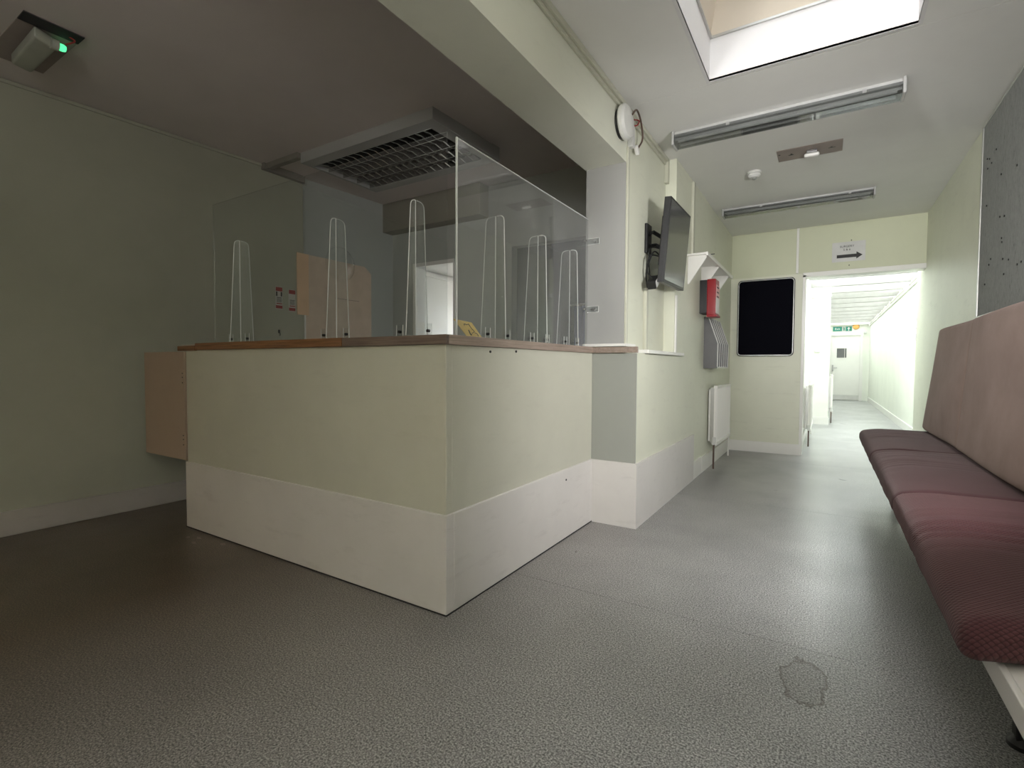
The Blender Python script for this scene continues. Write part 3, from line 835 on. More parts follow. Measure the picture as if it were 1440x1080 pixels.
XS = -1.372
s1 = thing('acrylic_screen', 'tall clear acrylic screen along the waiting-area side of the counter', 'screen', (XS, 2.4, 1.18))
sh = obj('sheet', B((XS-.003, 1.735, 1.182, XS+.003, 3.14, 2.03)), M_acr, s1)
obj('polished_edge', B((XS-.0035, 1.729, 1.182, XS+.0035, 1.735, 2.035), (XS-.0035, 1.735, 2.03, XS+.0035, 3.14, 2.034)), M_edge, sh)
for y in (2.04, 2.465, 2.875):
    fin(s1, XS, y, 1, .058, .045, 'x'); fin(s1, XS, y, -1, .092, .06, 'x')
    for dy in (-.085, .09): tab(s1, XS+.012, y+dy, 'x')
for z in (1.43, 1.88):
    cb = obj('clip', BB(XS+.004, 3.136, z-.02, XS+.085, 3.1415, z+.02, .001), M_acr_thin, s1)
    obj('clip_edge', B((XS+.004, 3.133, z-.021, XS+.085, 3.136, z-.0185), (XS+.004, 3.133, z+.0185, XS+.085, 3.136, z+.021), (XS+.083, 3.133, z-.021, XS+.086, 3.136, z+.021)), M_edge, cb)
    obj('bolt', cyl((XS+.055, 3.132, z), 'y', .008, .012, 10), M_steel, cb)
    obj('bolt', cyl((XS, 3.10, z), 'x', .008, .016, 10), M_steel, cb)
YS = 1.665
s2 = thing('acrylic_screen', 'clear acrylic screen along the front of the counter', 'screen', (-2.3, YS, 1.18))
sh = obj('sheet', B((-3.22, YS-.003, 1.182, XS+.002, YS+.003, 2.03)), M_acrclean, s2)
obj('polished_edge', B((-3.224, YS-.0035, 1.182, -3.22, YS+.0035, 2.033), (-3.22, YS-.0025, 2.03, XS+.002, YS+.0025, 2.032)), M_acr_thin, sh)
for x in (-1.545, -2.075, -2.93):
    fin(s2, YS, x, -1, .066, .034, 'y'); fin(s2, YS, x, 1, .075, .05, 'y')
    for dx in (-.09, .08): tab(s2, x+dx, YS-.012, 'y')
yc = thing('yellow_card', 'small yellow leaflet with dark scribbles leaning by the screen corner', 'leaflet', (-1.41, 1.83, 1.18))
bm = bmesh.new()
q = [(-1.435, 1.79, 1.262), (-1.415, 1.90, 1.252), (-1.385, 1.95, 1.1785), (-1.385, 1.83, 1.1785)]
a = [bm.verts.new(p) for p in q]; b_ = [bm.verts.new((p[0]-.002, p[1], p[2])) for p in q]
bm.faces.new(a); bm.faces.new(b_[::-1])
for i in range(4): bm.faces.new((a[i], b_[i], b_[(i+1)%4], a[(i+1)%4]))
bmesh.ops.recalc_face_normals(bm, faces=bm.faces)
obj('card', bm, M_yellow, yc)
def on_card(u, v):
    A, Bb, Cc, D = [Vector(p) for p in q]
    return A.lerp(Bb, u).lerp(D.lerp(Cc, u), v) + Vector((.002, 0, 0))
obj('printed_mark', tube([on_card(*p) for p in ((.35, .3), (.42, .2), (.55, .22), (.7, .15))], .0018, 6), M_ink, yc)
obj('printed_mark', tube([on_card(*p) for p in ((.7, .15), (.68, .4), (.72, .6), (.5, .72))], .0016, 6), M_ink, yc)
obj('printed_mark', tube([on_card(*p) for p in ((.4, .55), (.34, .75), (.36, .85))], .003, 6), M_ink, yc)
obj('printed_mark', tube([on_card(*p) for p in ((.7, .68), (.8, .72), (.78, .88))], .0016, 6), M_ink, yc)

# ------------------------------------------------------------------ left wall items
hb = thing('warm_light_patch', 'warm light patch on the left wall beyond the counter, built as peach and tan sheets', 'board', (XL, 3.3, 1.0))  # warm light on the wall painted in as coloured sheets
obj('patch_sheet', prism([(3.0, .9), (3.83, .9), (3.83, 2.035), (3.74, 2.10), (3.0, 2.10)], 'x', XL-.03, XL-.012), M_patch2, hb)
obj('patch_sheet', B((XL, 2.915, 1.52, XL+.012, 3.035, 2.095)), M_patch, hb, label='brighter peach strip of the light patch')
obj('patch_edge_strip', B((XL-.03, 2.992, .9, XL+.006, 3.006, 1.52)), M_white, hb)
obj('patch_dark_line', B((XL-.0125, 3.35, 1.72, XL-.0105, 3.66, 1.726)), M_cav, hb)
for i, (y, zt_) in enumerate(((2.70, 1.752), (2.83, 1.742))):
    t = thing('warning_label', ('left' if i == 0 else 'right')+' one of the two red and black warning labels on the dim wall', 'label', (XL, y, 1.55))
    y1_ = y+.068
    obj('label_sheet', BB(XL, y, zt_-.20, XL+.002, y1_, zt_, .0005), M_signwhite, t)
    obj('red_band', B((XL+.002, y+.002, zt_-.04, XL+.003, y1_-.002, zt_-.004)), M_signred, t)
    obj('red_band', B((XL+.002, y+.002, zt_-.195, XL+.003, y1_-.002, zt_-.168)), M_signred, t)
    obj('red_band', B((XL+.002, y+.008, zt_-.155, XL+.003, y1_-.004, zt_-.147)), M_signred, t)
    if i == 0:
        obj('black_mark', B((XL+.002, y+.004, zt_-.085, XL+.003, y+.018, zt_-.045)), M_ink, t)
        obj('black_mark', B((XL+.002, y1_-.018, zt_-.085, XL+.003, y1_-.004, zt_-.045)), M_ink, t)
    for k in range(4): obj('text_line', B((XL+.002, y+.01, zt_-.1-.012*k, XL+.003, y1_-.008, zt_-.095-.012*k)), M_ink, t)
kh = thing('wall_hook', 'small dark hook on the dim wall below the warning labels', 'hook', (XL, 2.73, 1.33))
obj('hook_plate', BB(XL, 2.722, 1.335, XL+.006, 2.738, 1.365, .001), M_screwd, kh)
obj('hook_arm', tube([(XL+.006, 2.73, 1.345), (XL+.018, 2.73, 1.33), (XL+.018, 2.73, 1.318), (XL+.01, 2.73, 1.314)], .003, 6), M_screwd, kh)
gl = thing('round_mirror', 'round clear convex disc mounted high on the left wall above the warm light patch', 'mirror', (XL, 3.4, 2.0))
bm = bmesh.new(); prev = None
for r_, h_ in ((.175, 0), (.17, .02), (.15, .04), (.11, .058), (.06, .068), (.02, .071)):
    ring = [bm.verts.new((XL-.012+h_, 3.42+r_*math.cos(2*math.pi*i/40), 2.07+r_*math.sin(2*math.pi*i/40))) for i in range(40)]
    if prev:
        for i in range(40): bm.faces.new((prev[i], prev[(i+1)%40], ring[(i+1)%40], ring[i]))
    prev = ring
bm.faces.new(prev)
obj('disc', bm, M_acr_thin, gl, smooth=True)
obj('disc_rim', tube([(XL-.012, 3.42+.176*math.cos(2*math.pi*i/40), 2.07+.176*math.sin(2*math.pi*i/40)) for i in range(41)], .0035, 6, False), M_acr_thin, gl, smooth=True)

# trunking in the left room
M_trunk2 = plain('dull_trunking', (.24, .225, .19), .5)
tk = thing('ceiling_trunking', 'grey cable trunking from the left wall to the louvred light', 'trunking', (-3.9, 2.62, 2.75))
obj('trunking_run', BB(XL+.04, 2.60, zl(2.6)-.045, -3.722, 2.65, zl(2.6)+.002, .003), M_trunk2, tk)
obj('trunking_run', BB(XL, 2.58, zl(2.6)-.055, XL+.045, 2.985, zl(2.6)+.008, .003), M_trunk2, tk)
bm = bmesh.new()
vs = box(bm, XL, YF, 0, XL+.012, 2.58, 0)
for v, top in zip(vs, (0,)*4+(1,)*4): v.co.z = zl(v.co.y)-(.004 if top else .026)
struct('trim_9', bm, M_leftwall, 'slim batten along the top of the left wall')

# ------------------------------------------------------------------ ceiling luminaires
def batten(label, y, z, h=.09):
    k_ = h/.106
    t = thing('strip_light', label, 'ceiling light', (-.3, y, z-.09), group=None)
    x0_, x1_ = -.945, .345
    obj('channel', BB(x0_, y-.045, z-.04*k_, x1_, y+.045, z, .004), M_lamp, t)
    obj('lamp_spine', BB(x0_+.01, y-.02, z-.060*k_, x1_-.01, y+.02, z-.04*k_, .003), M_plastic, t)
    for s_ in (-1, 1):
        obj('tube_lamp', cyl(((x0_+x1_)/2, y+s_*.034, z-.073*k_), 'x', .012*k_, x1_-x0_-.07, 12), M_plastic, t, smooth=True)
    pts = [(y-.062, z-.03*k_), (y-.066, z-.085*k_), (y-.05, z-.1*k_), (y+.05, z-.1*k_), (y+.066, z-.085*k_), (y+.062, z-.03*k_), (y+.058, z-.03*k_), (y+.062, z-.083*k_), (y+.047, z-.096*k_), (y-.047, z-.096*k_), (y-.062, z-.083*k_), (y-.058, z-.03*k_)]
    obj('diffuser', prism(pts, 'x', x0_+.012, x1_-.012), M_diff, t, smooth=True, label='clear prismatic cover')
    for a in (x0_-.006, x1_-.012): obj('end_cap', BB(a, y-.07, z-h, a+.018, y+.07, z, .008), M_lamp, t)
    for a in (x0_+.35, x1_-.2): obj('clip', BB(a, y-.07, z-.05*k_, a+.02, y-.062, z-.03*k_, .001), M_steel, t)
    return t
M_lamp = plain('dull_lamp_enamel', (.46, .46, .45), .45)
M_diff = acrylic('prismatic_cover', (.72, .73, .73))
batten('long unlit strip light nearer the skylight', 3.665, ZC, .094)
batten('long unlit strip light nearer the end wall', 5.68, ZC, .08)

pl = thing('bare_lamp_plate', 'bare rectangular patch of ceiling with a small white lamp hanging from it', 'lamp', (-.14, 4.45, 2.66))
obj('mount_plate', BB(-.355, 4.34, ZC-.005, .07, 4.57, ZC, .002), M_cav, pl)
obj('lamp_holder', BB(-.16, 4.42, ZC-.025, -.09, 4.48, ZC-.005, .004), M_steel, pl)
obj('lamp_tube', BB(-.175, 4.425, ZC-.052, -.075, 4.47, ZC-.025, .012, 3), M_white, pl, smooth=True)
for x, y in ((-.26, 4.44), (.0, 4.45), (-.34, 4.42)): obj('screw_hole', cyl((x, y, ZC-.0055), 'z', .007, .004, 10), M_screwd, pl)
for x0, x1, y in ((-.28, -.245, 4.455),(-.02, .025, 4.46)): obj('slot', B((x0, y, ZC-.0065, x1, y+.008, ZC-.004)), M_screwd, pl)

sd = thing('smoke_detector', 'round white smoke detector on the ceiling', 'smoke detector', (-.545, 4.70, 2.62))
obj('detector_base', lathe((-.545, 4.70, ZC), '-z', [(.055, 0), (.055, .014), (.05, .018), (.01, .018)]), M_plastic, sd, smooth=True)
obj('detector_body', lathe((-.545, 4.70, ZC-.016), '-z', [(.044, 0), (.05, .008), (.05, .018), (.036, .032), (.022, .034)]), M_plastic, sd, smooth=True)
obj('sensor_cage', lathe((-.545, 4.70, ZC-.048), '-z', [(.020, 0), (.020, .012), (.013, .016), (.002, .016)]), M_alu, sd, smooth=True)

# louvred light above the counter
LX0, LX1, LY0, LY1 = -3.72, -2.29, 2.63, 3.45
zt_ = zl(2.7); zb_ = zt_-.085
lv = thing('louvred_light', 'large square unlit ceiling light with a reflective louvre grid', 'ceiling light', (-2.97, 3.2, zb_))
fr_ = .10
obj('casing', B((LX0, LY0, zb_, LX1, LY0+fr_, zt_), (LX0, LY1-fr_, zb_, LX1, LY1, zt_+.03), (LX0, LY0+fr_, zb_, LX0+.03, LY1-fr_, zt_+.01), (LX1-fr_, LY0+fr_, zb_, LX1, LY1-fr_, zt_+.01)), M_pillar, lv)
obj('back_reflector', B((LX0+.03, LY0+fr_, zt_-.012, LX1-fr_, LY1-fr_, zt_-.008)), M_blackm, lv)
gx0, gx1, gy0, gy1 = LX0+.03, LX1-fr_, LY0+fr_, LY1-fr_
nlong, ncross = 4, 16
for i in range(nlong+1):
    y = gy0+(gy1-gy0)*i/nlong
    y = min(max(y, gy0+.004), gy1-.004)
    obj('long_louvre', prism([(y-.004, zb_+.002), (y+.004, zb_+.002), (y+.0015, zb_+.055), (y-.0015, zb_+.055)], 'x', gx0, gx1), M_louvre, lv)
for k in range(nlong):
    for i in range(1, ncross):
        x = gx0+(gx1-gx0)*i/ncross
        ya = gy0+(gy1-gy0)*k/nlong+.005; yb_ = gy0+(gy1-gy0)*(k+1)/nlong-.005
        bm = bmesh.new(); ym = (ya+yb_)/2
        a = [bm.verts.new(p) for p in ((x-.006, ya, zb_+.003), (x+.006, ya, zb_+.003), (x+.002, ya, zb_+.05), (x-.002, ya, zb_+.05))]
        mmm = [bm.verts.new(p) for p in ((x-.006, ym, zb_+.015), (x+.006, ym, zb_+.015), (x+.002, ym, zb_+.05), (x-.002, ym, zb_+.05))]
        c_ = [bm.verts.new(p) for p in ((x-.006, yb_, zb_+.003), (x+.006, yb_, zb_+.003), (x+.002, yb_, zb_+.05), (x-.002, yb_, zb_+.05))]
        for u, v in ((a, mmm), (mmm, c_)):
            for j in range(4): bm.faces.new((u[j], u[(j+1)%4], v[(j+1)%4], v[j]))
        bm.faces.new(a[::-1]); bm.faces.new(c_)
        bmesh.ops.recalc_face_normals(bm, faces=bm.faces)
        obj('cross_louvre', bm, M_louvre, lv)
for k in range(2): obj('tube_lamp', cyl(((gx0+gx1)/2, gy0+(gy1-gy0)*(.3+.4*k), zt_-.022), 'x', .008, gx1-gx0-.02, 10), M_plastic, lv, smooth=True)

# emergency light, front left ceiling
ze = zl(.95)
M_lamp2 = plain('aged_grey_plastic', (.42, .43, .36), .5)
el = thing('emergency_light', 'dangling grey emergency light with a glowing green indicator', 'emergency light', (-3.5, .95, ze-.1))
obj('ceiling_cutout', BB(-3.92, .84, ze-.006, -3.30, 1.075, ze+.0, .002), M_cav, el)
obj('cutout_edge', B((-3.395, .84, ze-.011, -3.30, 1.075, ze-.006)), M_dark, el)
# corners of the hanging box, top edge then bottom edge
T_ = [(-3.37, .895), (-3.74, .895), (-3.77, .985), (-3.42, .995)]
bm = bmesh.new()
top_ = [bm.verts.new((p[0], p[1], ze-.018-.02*(i in (1, 2)))) for i, p in enumerate(T_)]
low_ = [bm.verts.new((p[0]+.0, p[1]+.0, ze-.075-.02*(i in (1, 2)))) for i, p in enumerate(T_)]
bm.faces.new(top_); bm.faces.new(low_[::-1])
for i in range(4): bm.faces.new((top_[i], low_[i], low_[(i+1)%4], top_[(i+1)%4]))
bmesh.ops.recalc_face_normals(bm, faces=bm.faces)
obj('light_body', bevel(bm, .012, 3), M_lamp2, el, smooth=True)
ln = obj('indicator_lens', lathe((-3.40, 1.015, ze-.06), 'y', [(.018, -.03), (.018, 0), (.014, .010), (.004, .013)], 16), M_led, el, smooth=True, label='glowing green indicator lens')
obj('lens_housing', lathe((-3.40, .995, ze-.06), 'y', [(.026, -.03), (.026, 0), (.019, .002)], 16), M_lamp2, el, smooth=True)
obj('bracket_wire', tube([(-3.36, 1.03, ze-.008), (-3.34, 1.045, ze-.03), (-3.38, 1.02, ze-.045)], .004, 6), M_signred, el)

# ------------------------------------------------------------------ beam: sounder, box, trunking
tr = thing('corner_trunking', 'thin painted cable trunking along the beam and ceiling corner', 'trunking', (XP, 1, 2.65))
obj('trunking_run', BB(XP, YF, ZC-.03, XP+.03, 4.05, ZC, .003), M_trunk, tr)
obj('trunking_run', BB(XP, YF, ZC-.052, XP+.016, 4.05, ZC-.03, .003), M_trunk, tr)
obj('trunking_drop', BB(XP, 4.03, ZC-.19, XP+.03, 4.075, ZC-.0, .003), M_trunk, tr)
so = thing('wall_sounder', 'round white sounder disc on the face of the beam above the pillar', 'alarm', (XP, 3.03, 2.5))
obj('mount_ring', lathe((XP, 3.02, 2.545), 'x', [(.088, 0), (.088, .015), (.06, .016)], 36), M_black, so, smooth=True)
obj('sounder_disc', lathe((XP, 3.02, 2.55), 'x', [(.098, .02), (.105, .03), (.104, .048), (.092, .062), (.05, .07), (.005, .072)], 40), M_plastic, so, smooth=True)
obj('connector', BB(XP, 2.99, 2.53, XP+.03, 3.05, 2.57), M_plastic, so)
jb = thing('junction_box', 'small white junction box beside the round sounder with a looping brown cable', 'box', (XP, 3.2, 2.45))
obj('box_body', BB(XP, 3.165, 2.46, XP+.035, 3.215, 2.60, .004), M_plastic, jb)
obj('cable', tube([(XP+.07, 3.05, 2.60), (XP+.075, 3.12, 2.655), (XP+.06, 3.25, 2.64), (XP+.05, 3.32, 2.56), (XP+.035, 3.27, 2.48)], .006, 8), M_brown, jb, smooth=True)
obj('cable', tube([(XP+.01, 3.22, 2.655), (XP+.04, 3.27, 2.66), (XP+.04, 3.24, 2.62), (XP+.02, 3.2, 2.60)], .004, 8), M_signred, jb, smooth=True)
pg = bevel(B((-.012, -.03, -.014, .012, .03, .014)), .004)
bmesh.ops.transform(pg, matrix=Matrix.Translation((XP+.035, 3.25, 2.465)) @ Matrix.Rotation(R(-35), 4, 'X'), verts=pg.verts)
obj('cable_connector', pg, M_white, jb, label='white cable connector')
vc = thing('pillar_conduit', 'thin vertical conduit strip on the corner of the pillar', 'conduit', (XP, 3.18, 1.2))
obj('conduit_strip', BB(XP, 3.155, 1.2, XP+.014, 3.185, 2.46, .003), M_trunk, vc)

# ------------------------------------------------------------------ television
tv = thing('television', 'flat wall television tilted forward on a black bracket', 'television', (-.95, 3.6, 1.55))
A = Vector((-.905, 3.47, 2.20)); Dn = Vector((-.953, 3.47, 1.63))     # near edge, front face, top and bottom
Fr = Vector((-.912, 4.07, 2.215))
ex = (Fr-A).normalized(); ez = (A-Dn); ez = (ez-ex*ez.dot(ex)).normalized(); ey = ez.cross(ex).normalized()
if ey.x > 0: ey = -ey          # ey points into the set, towards the wall
TW, TH = .60, .57
def TVm(u0, v0, w0, u1, v1, w1, bw=.003):
    bm = BB(u0, v0, w0, u1, v1, w1, bw)
    m = Matrix(((ex.x, ey.x, ez.x, Dn.x), (ex.y, ey.y, ez.y, Dn.y), (ex.z, ey.z, ez.z, Dn.z), (0,0,0,1)))
    bmesh.ops.transform(bm, matrix=m, verts=bm.verts)
    bmesh.ops.recalc_face_normals(bm, faces=bm.faces)
    return bm
obj('housing', TVm(0, .006, 0, TW, .045, TH), M_black, tv)
obj('rear_cover', TVm(.08, .045, .12, TW-.08, .075, TH-.1, .012), M_black, tv)
obj('bezel', TVm(0, 0, 0, TW, .006, TH, .001), M_blackm, tv)
obj('screen_panel', TVm(.014, -.001, .02, TW-.014, .0005, TH-.014, .0003), M_screen, tv)
P_ = lambda u, v, w_: Dn+ex*u+ey*v+ez*w_
obj('wall_plate', BB(XP, 3.55, 1.86, XP+.02, 3.66, 2.07), M_blackm, tv)
obj('bracket_arm', tube([(XP+.02, 3.60, 2.0), (XP+.06, 3.56, 2.0), P_(.2, .08, .33)], .014, 8, False), M_blackm, tv)
obj('bracket_arm', tube([(XP+.02, 3.62, 1.92), (XP+.05, 3.66, 1.93), P_(.22, .08, .26)], .014, 8, False), M_blackm, tv)
obj('bracket_plate', TVm(.14, .075, .2, .33, .088, .40), M_blackm, tv)
obj('cable', tube([P_(.2, .08, .2), (-1.06, 3.5, 1.82), (-1.09, 3.52, 1.70), (-1.095, 3.57, 1.62)], .005, 8), M_black, tv, smooth=True)
obj('cable', tube([P_(.15, .08, .2), (-1.04, 3.52, 1.85), (-1.07, 3.48, 1.72), (-1.03, 3.47, 1.66)], .005, 8), M_black, tv, smooth=True)
obj('cable', tube([P_(.22, .09, .26), (-1.08, 3.56, 1.88), (-1.09, 3.60, 1.7), (-1.10, 3.57, 1.60)], .004, 8), M_black, tv, smooth=True)
pa = BB(-.03, -.05, -.03, .03, .05, .03, .006)
bmesh.ops.transform(pa, matrix=Matrix.Translation((-1.03, 3.49, 1.635)) @ Matrix.Rotation(R(35), 4, 'X'), verts=pa.verts)
ad = obj('power_adapter', pa, M_black, tv)
pb = BB(-.0305, -.036, -.024, .0325, .036, .024, .002)
bmesh.ops.transform(pb, matrix=Matrix.Translation((-1.03, 3.49, 1.635)) @ Matrix.Rotation(R(35), 4, 'X'), verts=pb.verts)
obj('adapter_label', pb, M_greyl, ad)
cc = thing('cable_trunking', 'vertical white trunking below the television cables', 'trunking', (XP, 3.57, 1.18))
obj('trunking_run', BB(XP, 3.545, 1.165, XP+.025, 3.59, 1.61, .003), M_trunk, cc)
# vertical trunk further along
vt = thing('vertical_trunking', 'vertical trunking on the middle wall just beyond the television', 'trunking', (XM, 4.64, 2.0))
obj('trunking_run', BB(XM, 4.60, 2.03, XM+.022, 4.66, ZC-.02, .003), M_trunk, vt)
et = thing('vertical_trunking', 'short thin trunking above the corner of the black display board', 'trunking', (-.308, YE, 2.16))
obj('trunking_run', BB(-.322, YE-.015, 2.158, -.296, YE, ZC-.002, .003), M_white, et)

# shelf on brackets
sf = thing('wall_shelf', 'white wall shelf on triangular brackets beyond the television', 'shelf', (-.9, 4.85, 1.75))
SZ = 2.0
obj('shelf_board', BB(XM, 4.47, SZ, -.870, 5.82, SZ+.018, .003), M_white, sf)
obj('front_lip', BB(-.873, 4.47, SZ-.012, -.860, 5.82, SZ+.02, .002), M_white, sf)
for y in (4.50, 5.05, 5.62):
    obj('bracket', prism([(XM+.001, SZ), (-.876, SZ), (-.876, SZ-.02), (XM+.012, SZ-.235), (XM+.001, SZ-.235)], 'y', y, y+.018), M_white, sf)
hk = obj('shelf_hook', BB(-.90, 4.6, SZ+.018, -.83, 4.61, SZ+.024, .001), M_screwd, sf)

# red box
rb = thing('red_wall_box', 'red wall box with white label under the far end of the shelf', 'box', (-.97, 5.08, 1.53))
obj('back_case', BB(XM, 5.0, 1.555, -.965, 5.17, 1.87, .004), M_black, rb)
obj('red_case', BB(-.965, 4.995, 1.535, -.885, 5.175, 1.875, .008), M_red, rb)
obj('bottom_lip', BB(-.965, 4.99, 1.52, -.872, 5.18, 1.54, .005), M_red, rb)
obj('front_label', BB(-.885, 5.01, 1.555, -.881, 5.165, 1.70, .001), M_label, rb)
obj('front_label', BB(-.885, 5.01, 1.70, -.881, 5.165, 1.82, .001), M_pinklabel, rb)
for z in (1.79, 1.745, 1.705): obj('label_mark', B((-.8812, 5.03, z, -.8802, 5.13, z+.014)), M_ink, rb)

# leaflet rack
lr = thing('leaflet_rack', 'grey wall leaflet rack with upright dividers below the red box', 'rack', (-.97, 5.5, 1.03))
prof = [(XM, 1.035), (-.905, 1.035), (-.897, 1.05), (-.897, 1.28), (-.985, 1.535), (XM, 1.545)]
yy = [5.23, 5.35, 5.47, 5.59, 5.71, 5.83]
for i, y in enumerate(yy):
    d_ = obj('divider', prism(prof, 'y', y, y+.006), M_grey, lr)
    obj('divider_edge', tube([(-.899, y+.003, 1.05), (-.897, y+.003, 1.28), (-.985, y+.003, 1.535), (XM+.01, y+.003, 1.545)], .0065, 6, False), M_greyl, d_)
obj('back_plate', B((XM, 5.236, 1.04, XM+.006, 5.836, 1.53)), M_grey, lr)
obj('base_tray', BB(XM+.006, 5.236, 1.035, -.895, 5.836, 1.05, .002), M_greyl, lr)

# black display board on the end wall
nb = thing('display_board', 'tall black board with rounded metal frame on the end wall', 'board', (-.64, YE, 1.18))
def rrect(x0, z0, x1, z1, r, k=6):
    out = []
    for cx, cz, a0 in ((x1-r, z0+r, -90), (x1-r, z1-r, 0), (x0+r, z1-r, 90), (x0+r, z0+r, 180)):
        for i in range(k+1):
            a = R(a0+90*i/k); out.append((cx+r*math.cos(a), cz+r*math.sin(a)))
    return out
YW = YE-.012
obj('board_back', prism(rrect(-.948, 1.182, -.325, 2.118, .045), 'y', YW-.022, YW), M_blackm, nb)
obj('board_face', prism(rrect(-.932, 1.198, -.341, 2.102, .035), 'y', YW-.0245, YW-.022), M_felt, nb)
p_ = rrect(-.936, 1.194, -.337, 2.106, .04)
obj('frame_bead', tube([(p[0], YW-.024, p[1]) for p in p_+p_[:1]], .005, 6, False), M_alu, nb)
# paper sign
sg = thing('paper_sign', 'white laminated room sign with a bold black arrow above the opening', 'sign', (.19, YE, 2.25))
obj('paper_sheet', BB(.034, YE-.004, 2.249, .348, YE-.0005, 2.47, .0005), M_paper, sg)
obj('arrow', prism([(.08, 2.292), (.265, 2.292), (.265, 2.272), (.322, 2.312), (.265, 2.352), (.265, 2.328), (.08, 2.328)], 'y', YE-.0055, YE-.004), M_ink, sg)
obj('lettering', facing(text_bm('SURGERY', .032, .0008), '-y', (.175, YE-.005, 2.418)), M_ink, sg)
obj('lettering', facing(text_bm('5 & 6', .032, .0008), '-y', (.175, YE-.005, 2.382)), M_ink, sg)
for x, z in ((.215, 2.483), (.2, 2.205)): obj('pin', cyl((x, YE-.004, z), 'y', .006, .008, 8), M_screwd, sg)

# grey felt board on the right wall
fb = thing('felt_board', 'large grey felt noticeboard on the right wall above the bench', 'board', (XR, 3, 1.38))
obj('felt_panel', B((XR-.018, 1.2, 1.395, XR-.001, 4.55, 2.655)), M_feltb, fb)
for b_ in ((XR-.024, 1.2, 1.372, XR-.001, 4.57, 1.397), (XR-.024, 1.2, 2.653, XR-.001, 4.57, 2.665), (XR-.024, 4.55, 1.397, XR-.001, 4.57, 2.653)):
    obj('frame_strip', BB(*b_, .003), M_alu, fb)
random.seed(4)
for i in range(22):
    y, z = random.uniform(3.5, 4.5), random.uniform(1.5, 2.55)
    obj('pin', cyl((XR-.020, y, z), 'x', .006, .005, 8), M_screwd, fb)

# ------------------------------------------------------------------ padded bench
bn = thing('padded_bench', 'long padded bench frame of white board on black legs along the right wall', 'bench', (.6, 3, 0))
obj('seat_board', BB(.345, -1.5, .375, .86, 5.40, .41, .003), M_plinth, bn)
obj('front_rail', BB(.330, -1.5, .355, .345, 5.40, .412, .003), M_plinth, bn)
for y in (-1.2, .2, 1.9, 3.3, 4.9):
    lg = obj('leg', BB(.47, y-.02, 0.0, .51, y+.02, .36, .004), M_blackm, bn)
    obj('foot', lathe((.49, y, 0), 'z', [(.035, 0), (.035, .012), (.02, .03), (.01, .032)], 16), M_black, lg, smooth=True)
    obj('leg', BB(.80, y-.02, 0, .84, y+.02, .36, .004), M_blackm, bn)
    obj('cross_bar', BB(.46, y-.015, .34, .85, y+.015, .376, .002), M_blackm, bn)

def seat_disp(seed, folds):
    def f(p, n):
        q = p.copy()
        top = max(0, min(1, (p.z+.05)/.05))
        u = (p.x/.29+1)/2
        # soft crown, sagging front
        q.z += .014*(1-(p.x/.29)**2)*(1-(p.y/.66)**2)*top
        fr = max(0, -p.x-.12)/.17
        q.z -= .028*fr*fr
        # folds running front to back, densest near the front and far end
        for (yc_, amp, wd, sl_) in folds:
            d = (p.y-yc_-sl_*p.x-.018*math.sin(p.x*9+seed))/wd
            q.z += amp*math.exp(-d*d)*top*(.35+.65*max(0, min(1, (.2-p.x)/.3)))
        q.z += .0035*noise.noise(Vector((p.x*5+seed, p.y*3, p.z*4)))
        q.x += .006*noise.noise(Vector((p.x*4, p.y*6+seed, p.z*5)))
        return q
    return f
random.seed(11)
seat_specs = [(4.105, 5.455, 'far'), (2.765, 4.095, 'middle'), (1.43, 2.755, 'near')]
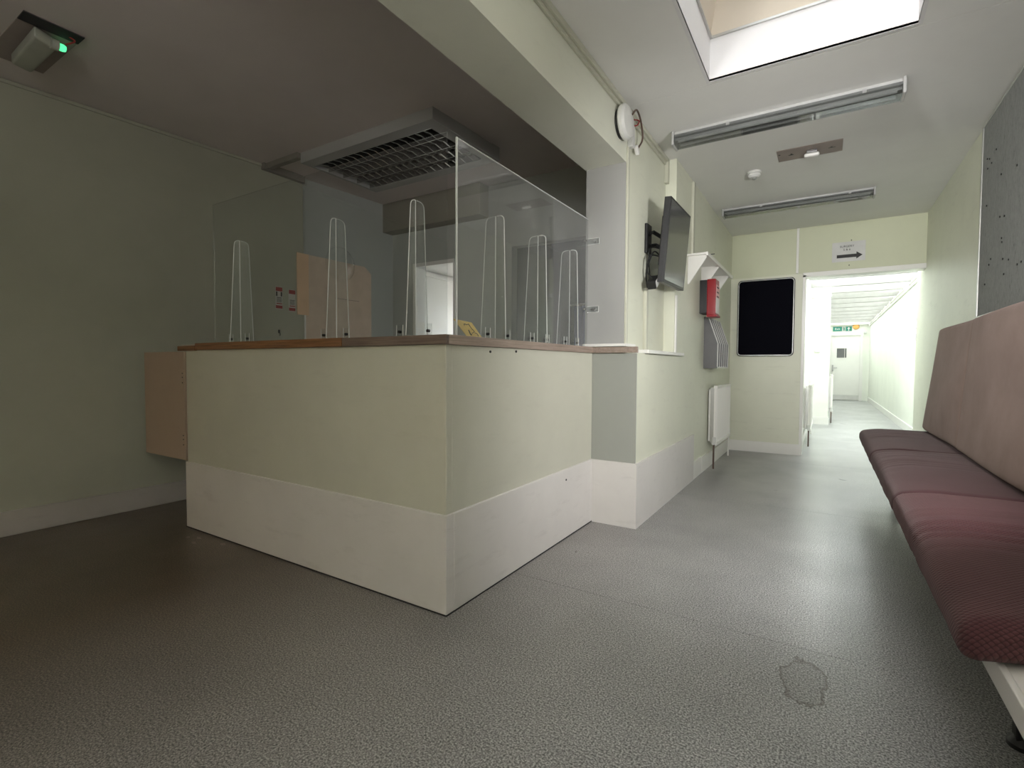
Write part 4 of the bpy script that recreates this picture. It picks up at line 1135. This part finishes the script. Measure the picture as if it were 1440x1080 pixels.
for i, (a, b_, nm) in enumerate(seat_specs):
    L = b_-a
    folds = []
    for k in range(9):
        yc_ = random.uniform(-.1, L/2-.12)
        folds.append((yc_, random.choice((-1, 1))*random.uniform(.002, .0045), random.uniform(.012, .025), random.uniform(-.18, .1)))
    if nm == 'near':
        folds = [(.10, -.006, .014, -.05), (.145, .005, .018, -.05), (.02, -.007, .012, -.12), (.055, .006, .018, -.12), (-.06, -.005, .012, -.16), (-.03, .005, .018, -.16), (.26, -.003, .02, .1), (.36, .003, .02, .1), (-.15, -.003, .015, -.1)]
    bm = soft_box(.58, L, .10, .038, 36, 90, 10, seat_disp(i*3.1, folds))
    bmesh.ops.translate(bm, verts=bm.verts, vec=(.27+.29-.003*i, (a+b_)/2, .413+.05+.002+.004*i))
    t = obj('seat_cushion', bm, M_seatmesh if nm == 'near' else M_seat, None, smooth=True, angle=80,
        label={'far': 'purple-brown seat cushion at the far end of the bench', 'middle': 'purple-brown seat cushion between the far and the knitted near one', 'near': 'nearest purple seat cushion with knitted diamond weave and folds'}[nm],
        cat='cushion', group='seat cushions on the padded bench')
def back_disp(seed, L_, far):
    def f(p, n):
        q = p.copy()
        q.x += -.014*(1-(p.y/.68)**2)*(1-(p.z/.44)**2)
        q.x += .012*math.sin(p.z*7+seed+p.y*2)*(1 if p.x < 0 else 0)*max(0, 1-(2*p.y/L_)**4)
        t_ = (p.z/.43+1)/2
        q.y -= (.20 if far else 0)*max(0, min(1, t_))*(p.y/L_+.5)
        return q
    return f
for i, (a, b_, nm) in enumerate(((4.158, 5.45, 'at the far end of the bench'), (2.81, 4.150, 'next to the far one, below the felt board'), (1.45, 2.79, 'closest to the viewer'))):
    L = b_-a
    bm = soft_box(.10, L, .83, .022, 8, 50, 50, back_disp(i*2.0, L, i == 0))
    M4 = Matrix.Translation((.789-.004*i, (a+b_)/2, .945)) @ Matrix.Rotation(R(4.5), 4, 'Y')
    bmesh.ops.transform(bm, matrix=M4, verts=bm.verts)
    obj('back_cushion', bm, M_back, None, smooth=True, angle=80, label='tall grazing-lit back cushion '+nm, cat='cushion', group='back cushions on the padded bench')

# flakes of paint on the floor by the counter
random.seed(3)
for i, (x, y) in enumerate(((-3.25, 1.50), (-3.12, 1.47), (-2.95, 1.55), (-3.18, 1.53))):
    bm = bmesh.new()
    n = 6
    ps_ = [(x+random.uniform(.012, .03)*math.cos(2*math.pi*k/n), y+random.uniform(.006, .016)*math.sin(2*math.pi*k/n)) for k in range(n)]
    obj('paint_flake', prism(ps_, 'z', .0005, .003), M_cav, None, label='small brown flake on the floor by the left foot of the counter', cat='debris', group='flakes on the floor by the counter')
